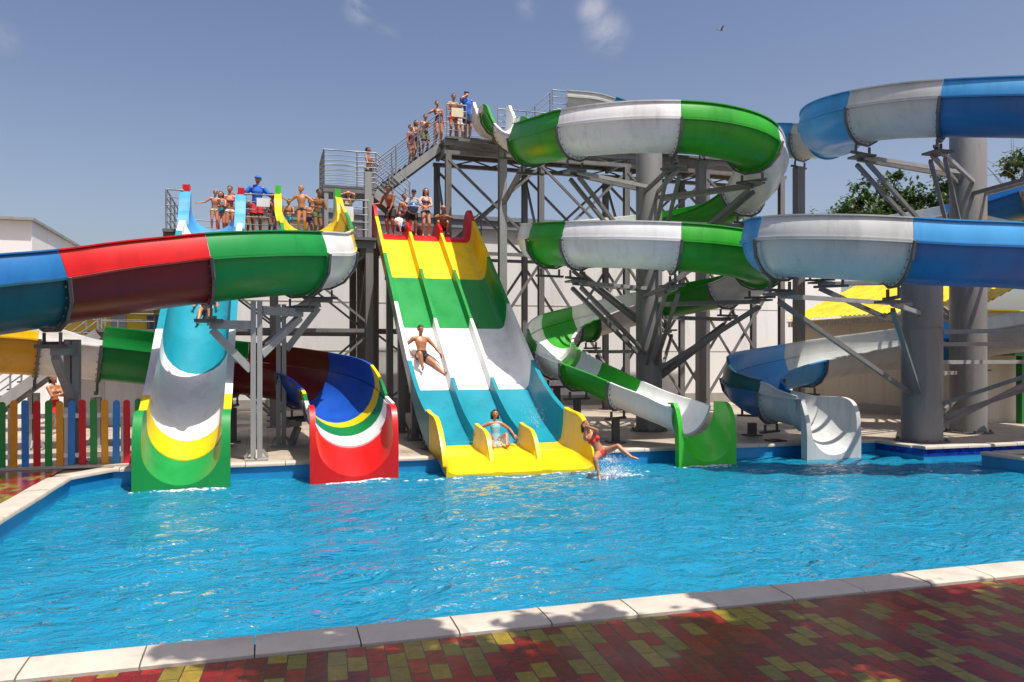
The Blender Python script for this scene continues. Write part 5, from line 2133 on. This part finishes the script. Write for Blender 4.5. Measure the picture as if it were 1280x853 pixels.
P_STAND = {}
P_HIPS = dict(hand_l=(-0.13, 0.04, 0.50), hand_r=(0.13, 0.04, 0.50), elbow_l=(-1, -0.6, 0), elbow_r=(1, -0.6, 0))
P_WIDE = dict(hand_l=(-0.37, 0.10, 0.72), hand_r=(0.37, 0.10, 0.72), elbow_l=(-0.3, -0.4, -1), elbow_r=(0.3, -0.4, -1))
P_FOLD = dict(hand_l=(0.04, 0.13, 0.66), hand_r=(-0.04, 0.12, 0.68), elbow_l=(-1, 0, -0.6), elbow_r=(1, 0, -0.6))
P_CHIN = dict(hand_l=(0.02, 0.12, 0.78), hand_r=(0.13, 0.03, 0.45), elbow_l=(-0.6, 0.3, -1))
P_REST = dict(hand_l=(-0.10, 0.20, 0.62), hand_r=(0.10, 0.20, 0.62), elbow_l=(-0.6, -0.6, -0.6), elbow_r=(0.6, -0.6, -0.6))
P_HEADH = dict(hand_l=(-0.03, 0.05, 0.955), hand_r=(0.03, 0.06, 0.955), elbow_l=(-1, 0.5, -0.1), elbow_r=(1, 0.5, -0.1))
P_SIT = dict(pelvis=(0, 0, 0.07), spine=(0, -0.12, 1), foot_l=(-0.10, 0.36, 0.05), foot_r=(0.10, 0.36, 0.05), knee_l=(-0.2, 0.3, 1), knee_r=(0.2, 0.3, 1),
             hand_l=(-0.13, 0.22, 0.24), hand_r=(0.13, 0.22, 0.24), elbow_l=(-1, -0.4, 0), elbow_r=(1, -0.4, 0), toe_l=(-0.2, 1, 0.2), toe_r=(0.2, 1, 0.2))
P_CROUCH = dict(pelvis=(0, -0.05, 0.16), spine=(0, 0.55, 1), foot_l=(-0.09, 0.12, 0.042), foot_r=(0.09, 0.12, 0.042), knee_l=(-0.3, 1, 1), knee_r=(0.3, 1, 1),
                hand_l=(-0.06, 0.30, 0.36), hand_r=(0.06, 0.30, 0.36), elbow_l=(-1, 0, -0.3), elbow_r=(1, 0, -0.3), head=(0, 0.6, 1), face=(0, 1, -0.5))


def merged(a, **kw):
    d = dict(a)
    d.update(kw)
    return d


QL = 'people waiting on the lower platform'
QT = 'people at the top of the three lane slide'
QS = 'people queueing on the high stairs'
LP = PZ + 0.0
# starting hoop of the half pipe
person('small fair haired boy in pale briefs inside the red and blue slide start', stand(268, 25.75, LP + 0.02), FACE + 0.1, 1.22, merged(P_WIDE, hand_l=(-0.10, 0.12, 0.70), hand_r=(0.36, 0.10, 0.66)), 'red', 'blond', wear=('briefs', 'cream'), group=QL, child=True)
person('child peeping out behind the small fair haired boy at the slide start', stand(277, 26.35, LP), FACE - 0.2, 1.32, P_FOLD, 'red', 'brown', 'bob', ('onepiece', 'teal'), True, QL, child=True)
person('woman in a pink and white bikini standing over the two children', stand(287, 26.9, LP), FACE + 0.15, 1.62, merged(P_REST), 'red', 'brown', 'short', [('top', 'pink'), ('briefs', 'white')], True, QL)
person('lifeguard in blue polo shirt and red shorts with arms spread between two slide starts', stand(321, 26.0, LP), FACE - 0.05, 1.80, merged(P_WIDE, hand_l=(-0.33, 0.14, 0.66), hand_r=(0.33, 0.12, 0.66)), 'tan', 'dark', 'short', [('shorts', 'red'), ('shirt', 'polo')], False, QL, cap='blue', build=1.0)
person('child half hidden by the arm of the lifeguard beside the red hoop', stand(306, 26.7, LP), FACE + 0.3, 1.42, P_STAND, 'brown', 'brown', 'bob', ('onepiece', 'plum'), True, QL, child=True)
person('dark haired boy behind the railing below the white sign, hand at his chin', stand(339, 26.4, LP), FACE + 0.5, 1.36, merged(P_CHIN), 'brown', 'brown', 'short', ('trunks', 'plum'), False, QL, child=True)
person('slim boy in dark briefs with arms stretched across the yellow slide start', stand(377, 25.55, LP + 0.02), FACE - 0.1, 1.46, merged(P_WIDE, face=(0.55, 1, 0), hand_l=(-0.36, 0.10, 0.70), hand_r=(0.36, 0.08, 0.72)), 'tan', 'blond', 'short', ('briefs', 'black'), False, QL, child=True)
person('man with black hair standing behind the boy at the yellow start', stand(396, 26.5, LP), FACE + 0.5, 1.60, merged(P_REST, spine=(0, 0.2, 1)), 'brown', 'dark', 'short', ('trunks', 'olive'), False, QL)
person('child squeezed between the boy and the man at the yellow start', stand(386, 26.9, LP), FACE + 0.1, 1.34, P_FOLD, 'tan', 'dark', 'short', ('trunks', 'violet'), False, QL, child=True)
person('child looking out under the outstretched arm beside the green hoop', stand(361, 26.5, LP), FACE - 0.4, 1.22, merged(P_REST), 'red', 'dark', 'short', ('trunks', 'teal'), False, QL, child=True)
person('girl in cream shorts holding both hands on top of her head behind the railing', stand(436, 26.3, LP), FACE - 0.5, 1.58, P_HEADH, 'fair', 'brown', 'bob', [('shorts', 'cream'), ('top', 'cream')], True, QL, child=True)
# top of the three lane slide
TL_ = TZ + 0.02
person('tanned man in black trunks bending forward with a hand on the red side wall', stand(488, 27.95, TL_), FACE - 0.55, 1.72, merged(P_STAND, spine=(0.05, 0.30, 1), hand_r=(0.30, 0.10, 0.62), elbow_r=(0.4, -0.6, -0.6), hand_l=(-0.06, 0.22, 0.40), face=(0.0, 1, -0.35), head=(0, 0.35, 1), pelvis=(0, -0.03, 0.515)), 'brown', 'dark', 'short', ('shorts', 'black'), False, QT, build=1.05)
person('child in white top and blue shorts sitting beside the bending man', stand(500, 27.85, TL_), FACE + 0.2, 1.30, merged(P_SIT, pelvis=(0, 0, 0.14), foot_l=(-0.08, 0.26, 0.05), foot_r=(0.08, 0.26, 0.05)), 'red', 'brown', 'bob', [('shorts', 'blue'), ('shirt', 'white')], True, QT, child=True)
person('young man in dark cap and grey shirt carrying the blue ball', stand(516, 27.95, TL_), FACE - 0.1, 1.60, merged(P_STAND, hand_l=(-0.125, 0.20, 0.57), hand_r=(0.125, 0.20, 0.57), elbow_l=(-1, -0.6, -0.2), elbow_r=(1, -0.6, -0.2)), 'red', 'dark', 'short', [('shorts', 'black'), ('shirt', 'grey')], False, QT, cap='black')
person('long haired woman in a violet bikini looking down the three lane slide', stand(532, 28.0, TL_), FACE + 0.1, 1.70, merged(P_FOLD, hand_l=(0.02, 0.15, 0.60), hand_r=(0.10, 0.18, 0.60), face=(0.1, 1, -0.3)), 'fair', 'brown', 'long', [('top', 'violet'), ('briefs', 'navy')], True, QT)
person('fair haired child crouching with hands together at the lip of the slide', stand(552, 27.75, TL_ + 0.03), FACE, 1.66, P_CROUCH, 'brown', 'blond', 'short', ('trunks', 'black'), False, QT, child=True)
person('child whose head shows behind the shoulder of the young man in grey', stand(507, 28.25, TL_), FACE, 1.50, P_STAND, 'tan', 'brown', 'short', ('trunks', 'plum'), False, QT, child=True)
bx_ = atv(516, 27.62)
bl = thing('ball', 'dark blue ball with a pale band held in front of the young man', 'ball', (bx_, 27.60, TL_ + 0.93))
bm = B()
add_ball(bm, (0, 0, 0), 0.20, 20, 14)
obj('shell', bm, paint('ball_blue', (0.02, 0.09, 0.30), rough=0.3, vary=0.2, scale=7), bl, smooth=180)
bm = B()
add_tube(bm, [(0.198 * math.cos(R(a)), 0.198 * math.sin(R(a)), 0.03) for a in range(0, 361, 15)], 0.012, 6)
add_tube(bm, [(0.199 * math.cos(R(a)), 0, 0.199 * math.sin(R(a))) for a in range(0, 361, 15)], 0.010, 6)
obj('band', bm, M['signwhite'], bl, smooth=60)


# stairs and walkway
def stz(u):
    return LZ + (UZ - LZ) * max(0, min(1, (u - 3.66) / (6.14 - 3.66))) + 0.05


SVC = SV + 0.5


def onstairs(px, dv=0.0):
    u = atv(px, SVC + dv)
    return (u, SVC + dv, stz(u))


person('bare chested man with short dark hair standing low on the upper stairs', onstairs(461), FACE + 0.9, 1.72, merged(P_REST, face=(-0.4, 1, 0)), 'brown', 'dark', 'short', ('shorts', 'black'), False, QS)
person('girl in a dark swimsuit halfway up the stairs, in front of the taller girl', onstairs(513, -0.2), FACE + 0.7, 1.45, P_STAND, 'red', 'brown', 'short', ('onepiece', 'plum'), True, QS, child=True)
person('taller girl behind the girl in the dark swimsuit on the stairs', onstairs(520, 0.25), FACE + 0.5, 1.55, P_FOLD, 'tan', 'brown', 'bob', ('onepiece', 'violet'), True, QS, child=True)
person('boy in dark green trunks on the stairs turned to the queue above', onstairs(531, 0.0), FACE + 0.2, 1.50, merged(P_CHIN), 'tan', 'dark', 'short', ('shorts', 'olive'), False, QS, child=True)
person('woman in a dark striped swimsuit leaning an arm on the top rail', onstairs(548, -0.1), FACE + 0.2, 1.64, merged(P_STAND, hand_r=(0.20, 0.16, 0.72), elbow_r=(0.6, -0.6, -0.4), spine=(0.1, 0.05, 1)), 'red', 'brown', 'short', ('onepiece', 'plum'), True, QS)
person('man in red trunks behind the cream sign on the high walkway', (atv(566, 28.7), 28.7, UZ), FACE + 0.1, 1.66, merged(P_REST), 'tan', 'brown', 'short', ('trunks', 'red'), False, QS)
person('youth standing close to the lifeguard on the high walkway', (atv(575, 29.1), 29.1, UZ), FACE - 0.2, 1.50, P_STAND, 'fair', 'brown', 'short', ('trunks', 'white'), False, QS)
person('lifeguard in blue shirt and cap on the high walkway, hand raised to his face', (atv(584, 28.5), 28.5, UZ), FACE + 0.1, 1.76, merged(P_STAND, hand_r=(0.06, 0.12, 0.88), elbow_r=(1, 0.2, -0.8), hand_l=(-0.20, 0.10, 0.60), elbow_l=(-0.5, -1, 0)), 'red', 'dark', 'short', [('shorts', 'navy'), ('shirt', 'polo')], False, QS, cap='blue')
# person seen between the posts behind the fence
c = at(68, 500, 22.5)
person('person in red shorts standing in the shade behind the picket fence', (c.x, c.y, 0.0), FACE + 0.8, 1.66, P_FOLD, 'tan', 'dark', 'bob', ('shorts', 'red'), True)
# rider in the half pipe: only a bent leg shows between chute and post
person('rider in white trunks coming down the turquoise half pipe chute', (HU + 0.06, 21.65, lz(21.65) - 0.04), FACE, 1.55,
       dict(pelvis=(0, 0.0, 0.07), spine=(0, -0.75, 1), foot_l=(-0.06, 0.33, -0.16), foot_r=(0.10, 0.38, -0.20), knee_l=(-0.1, 0.3, 1), knee_r=(0.1, 0.3, 1),
            hand_l=(-0.17, 0.10, 0.12), hand_r=(0.17, 0.10, 0.12), toe_l=(-0.1, 1, 0.4), toe_r=(0.1, 1, 0.4)), 'red', 'dark', wear=('trunks', 'white'))
# boy on the white band of the three lane slide
sl_ = -0.745
bv = 21.55
bu = 4.02
person('boy in dark trunks sliding down the white band of the three lane slide', (bu, bv, tzs(bv)), FACE + 0.22, 1.72,
       dict(pelvis=(0, 0, 0.075), spine=(-0.02, -0.22, 1), head=(0, 0.12, 1), face=(0.05, 1, -0.22), foot_l=(-0.23, 0.37, -0.22), foot_r=(0.10, 0.27, -0.12), knee_l=(-0.1, 0.5, 1), knee_r=(0.3, 0.3, 1),
            hand_l=(-0.26, 0.13, 0.10), hand_r=(0.15, -0.08, 0.12), elbow_l=(-0.9, -0.5, 0.2), elbow_r=(1, -0.4, 0.1), toe_l=(-0.2, 0.8, 0.6), toe_r=(0.2, 0.8, 0.6)),
       'tan', 'dark', wear=('trunks', 'black'), vox=0.011, build=1.12)
gv_, gu_ = 18.0, 5.1
person('dark haired girl in an aqua swimsuit sitting with spread arms in the middle lane', (gu_, gv_, tzs(gv_)), FACE - 0.12, 1.42,
       dict(pelvis=(0, 0, 0.065), spine=(0, -0.12, 1), face=(0.0, 1, 0.02), foot_l=(-0.13, 0.34, 0.0), foot_r=(0.10, 0.34, 0.0), knee_l=(-0.5, 0.3, 1), knee_r=(0.5, 0.3, 1),
            hand_l=(-0.29, 0.10, 0.16), hand_r=(0.32, 0.05, 0.20), elbow_l=(-0.7, -0.7, -0.1), elbow_r=(0.7, -0.7, -0.1), toe_l=(-0.5, 0.6, 0.7), toe_r=(0.5, 0.6, 0.7)),
       'red', 'dark', 'bob', ('onepiece', 'aqua'), True, vox=0.011, child=True)
# girl in red flying off the third lane
pp_ = at(751, 566, 16.7)
person('girl in a coral red bikini flying off the yellow run-out holding her nose', (pp_.x, pp_.y, pp_.z), FACE - 0.1, 1.52,
       dict(pelvis=(0, 0, 0.0), spine=(0.42, -0.10, 0.72), right=(0.95, 0.15, -0.35), head=(0.30, 0.12, 0.9), face=(-0.12, 1, -0.28), pright=(0.85, 0.2, -0.35),
            foot_l=(-0.33, 0.30, -0.03), foot_r=(0.11, 0.26, -0.28), knee_l=(-0.2, 0.3, 1), knee_r=(0.55, 0.8, 0.3),
            hand_l=(0.235, 0.175, 0.375), hand_r=(0.26, 0.165, 0.37), elbow_l=(-0.9, 0.7, -0.1), elbow_r=(0.25, 0.3, -1), palm_l=(0, -1, 0), palm_r=(0, -1, 0), curl_l=0.9, curl_r=0.9,
            toe_l=(-0.75, 0.5, -0.25), toe_r=(0.0, 0.7, -0.75), l_free=1, r_free=1),
       'red', 'brown', 'bob', [('top', 'coral'), ('briefs', 'coral'), ('ruffle', 'coral')], True, vox=0.0105)


# ------------------------------------------------------------------ splashes, foam and spray
def glass_water():
    m, nt, b = nt_new('white_water')
    b.inputs['Base Color'].default_value = (0.80, 0.86, 0.90, 1)
    b.inputs['Roughness'].default_value = 0.12
    b.inputs['Alpha'].default_value = 0.62
    return m


WW = glass_water()
rg = random.Random(21)


def drops(bm, c, n, spread, vel, r0, r1):
    for _ in range(n):
        f = rg.random() ** 0.6
        d = V3((rg.gauss(0, 1) * spread[0], rg.gauss(0, 1) * spread[1], abs(rg.gauss(0, 1)) * spread[2])) * f
        p = V3(c) + d + V3(vel) * f
        if p.z < WZ:
            continue
        r = rg.uniform(r0, r1) * (1.15 - 0.6 * f)
        s = rg.uniform(1.0, 2.2)
        g = bmesh.ops.create_icosphere(bm, subdivisions=1, radius=r, matrix=Matrix.Translation(p) @ Matrix.Rotation(rg.uniform(0, 6), 4, V3((rg.random(), rg.random(), rg.random() + 0.1))) @ Matrix.Diagonal((1, 1, s, 1)))


def stuff(name, bm, label=None):
    o = obj(name, bm, WW, smooth=180)
    o['kind'] = 'stuff'
    if label:
        o['label'] = label
    return o


bm = B()
c = at(762, 592, 16.4)
drops(bm, (c.x, c.y, WZ + 0.02), 1500, (0.26, 0.22, 0.20), (0.12, 0, 0.02), 0.003, 0.012)
c = at(756, 574, 16.5)
drops(bm, (c.x, c.y, c.z), 700, (0.16, 0.14, 0.10), (0.25, 0, -0.10), 0.002, 0.008)
stuff('splash', bm, 'spray thrown up under the girl in red')


def strands(name, c, n, speed, dirs, seed, label):
    """connected sheets and strings of thrown water: ballistic threads fused together"""
    q = random.Random(seed)
    bm = B()
    for _ in range(n):
        d = V3((q.gauss(dirs[0], dirs[3]), q.gauss(dirs[1], dirs[4]), abs(q.gauss(dirs[2], dirs[5]))))
        p = V3(c) + V3((q.gauss(0, 0.05), q.gauss(0, 0.05), 0))
        sp_ = speed * q.uniform(0.5, 1.1)
        t = 0.0
        T = q.uniform(0.10, 0.24)
        k = 0
        while t < T:
            x = p + d * sp_ * t + V3((0, 0, -4.9 * t * t))
            if x.z < WZ - 0.02:
                break
            r = 0.020 * (1 - t / T * 0.75) * q.uniform(0.5, 1.15)
            bmesh.ops.create_icosphere(bm, subdivisions=1, radius=r, matrix=Matrix.Translation(x))
            t += 0.012
    bm = voxel(bm, name, 0.0085, 2)
    o = obj(name, bm, WW, smooth=180)
    o['kind'] = 'stuff'
    o['label'] = label


c = at(764, 590, 16.3)
strands('splash', (c.x, c.y, WZ), 80, 2.6, (0.25, -0.1, 0.75, 0.45, 0.35, 0.3), 5, 'crown of water under the girl in red')
strands('splash', (gu_ - 0.05, gv_ - 0.2, tzs(gv_ - 0.2) + 0.02), 60, 1.6, (0.0, -0.3, 0.5, 0.6, 0.35, 0.25), 6, 'water pushed up round the seated girl')
bm = B()
drops(bm, (gu_ - 0.05, gv_ - 0.25, tzs(gv_) + 0.03), 1300, (0.34, 0.22, 0.13), (0, -0.1, 0.02), 0.002, 0.009)
stuff('splash', bm, 'spray round the seated girl')
bm = B()
drops(bm, (6.35, 18.6, tzs(18.6) + 0.1), 420, (0.14, 0.55, 0.20), (0, 0.5, 0.35), 0.002, 0.007)
stuff('splash', bm, 'drops on the turquoise wall of the third lane')


def foam(bm, c, n, su, sv):
    for _ in range(n):
        p = V3((c[0] + rg.gauss(0, su), c[1] - abs(rg.gauss(0, sv)), 0))
        r = rg.uniform(0.008, 0.04)
        g = bmesh.ops.create_icosphere(bm, subdivisions=1, radius=r, matrix=Matrix.Translation((p.x, p.y, WZ + wave(p.x, p.y) + 0.004)) @ Matrix.Diagonal((1.8, 1, 0.45, 1)))


bm = B()
foam(bm, (HU + 0.1, 16.08, 0), 90, 0.30, 0.10)
foam(bm, (1.72, 16.08, 0), 200, 0.26, 0.10)
foam(bm, (6.9, 15.75, 0), 160, 0.35, 0.25)
foam(bm, (9.6, 16.06, 0), 70, 0.3, 0.08)
foam(bm, (5.1, 16.0, 0), 80, 1.2, 0.10)
stuff('foam', bm, 'foam where the slides meet the water')

# the shade tree behind the viewer
b0 = V3((8.0, -3.0, 0))
cl_ = []
rg = random.Random(4)
def shade_spot(u, v, h):
    """point at height h whose shadow falls on (u, v, 0)"""
    k = h / -SUN.z
    return V3((u - SUN.x * k, v - SUN.y * k, h))


for (u, v, h, r) in ((3.2, 5.0, 5.6, 0.9), (2.2, 4.6, 5.2, 0.8), (4.3, 5.6, 6.0, 0.9), (5.4, 5.9, 6.2, 0.8), (1.0, 5.3, 5.4, 0.8), (5.2, 4.6, 6.2, 1.0), (6.3, 5.2, 6.6, 0.9),
                     (0.3, 6.45, 5.9, 0.5), (-0.4, 6.4, 6.2, 0.45), (1.0, 6.45, 5.9, 0.5), (0.3, 5.9, 5.9, 0.6), (7.4, 5.0, 6.8, 0.9), (0.6, 4.9, 5.2, 0.7), (2.4, 5.8, 6.0, 0.6), (8.3, 5.6, 7.0, 0.7)):
    q = shade_spot(u, v, h)
    cl_.append(((q.x - b0.x, q.y - b0.y, q.z), r))
tree('shade_tree', 'leafy tree behind the viewer that throws dappled shade on the red and yellow paving', b0, cl_, 26000, 0.19, 0.22, lf2, 13, hubf=0.9)
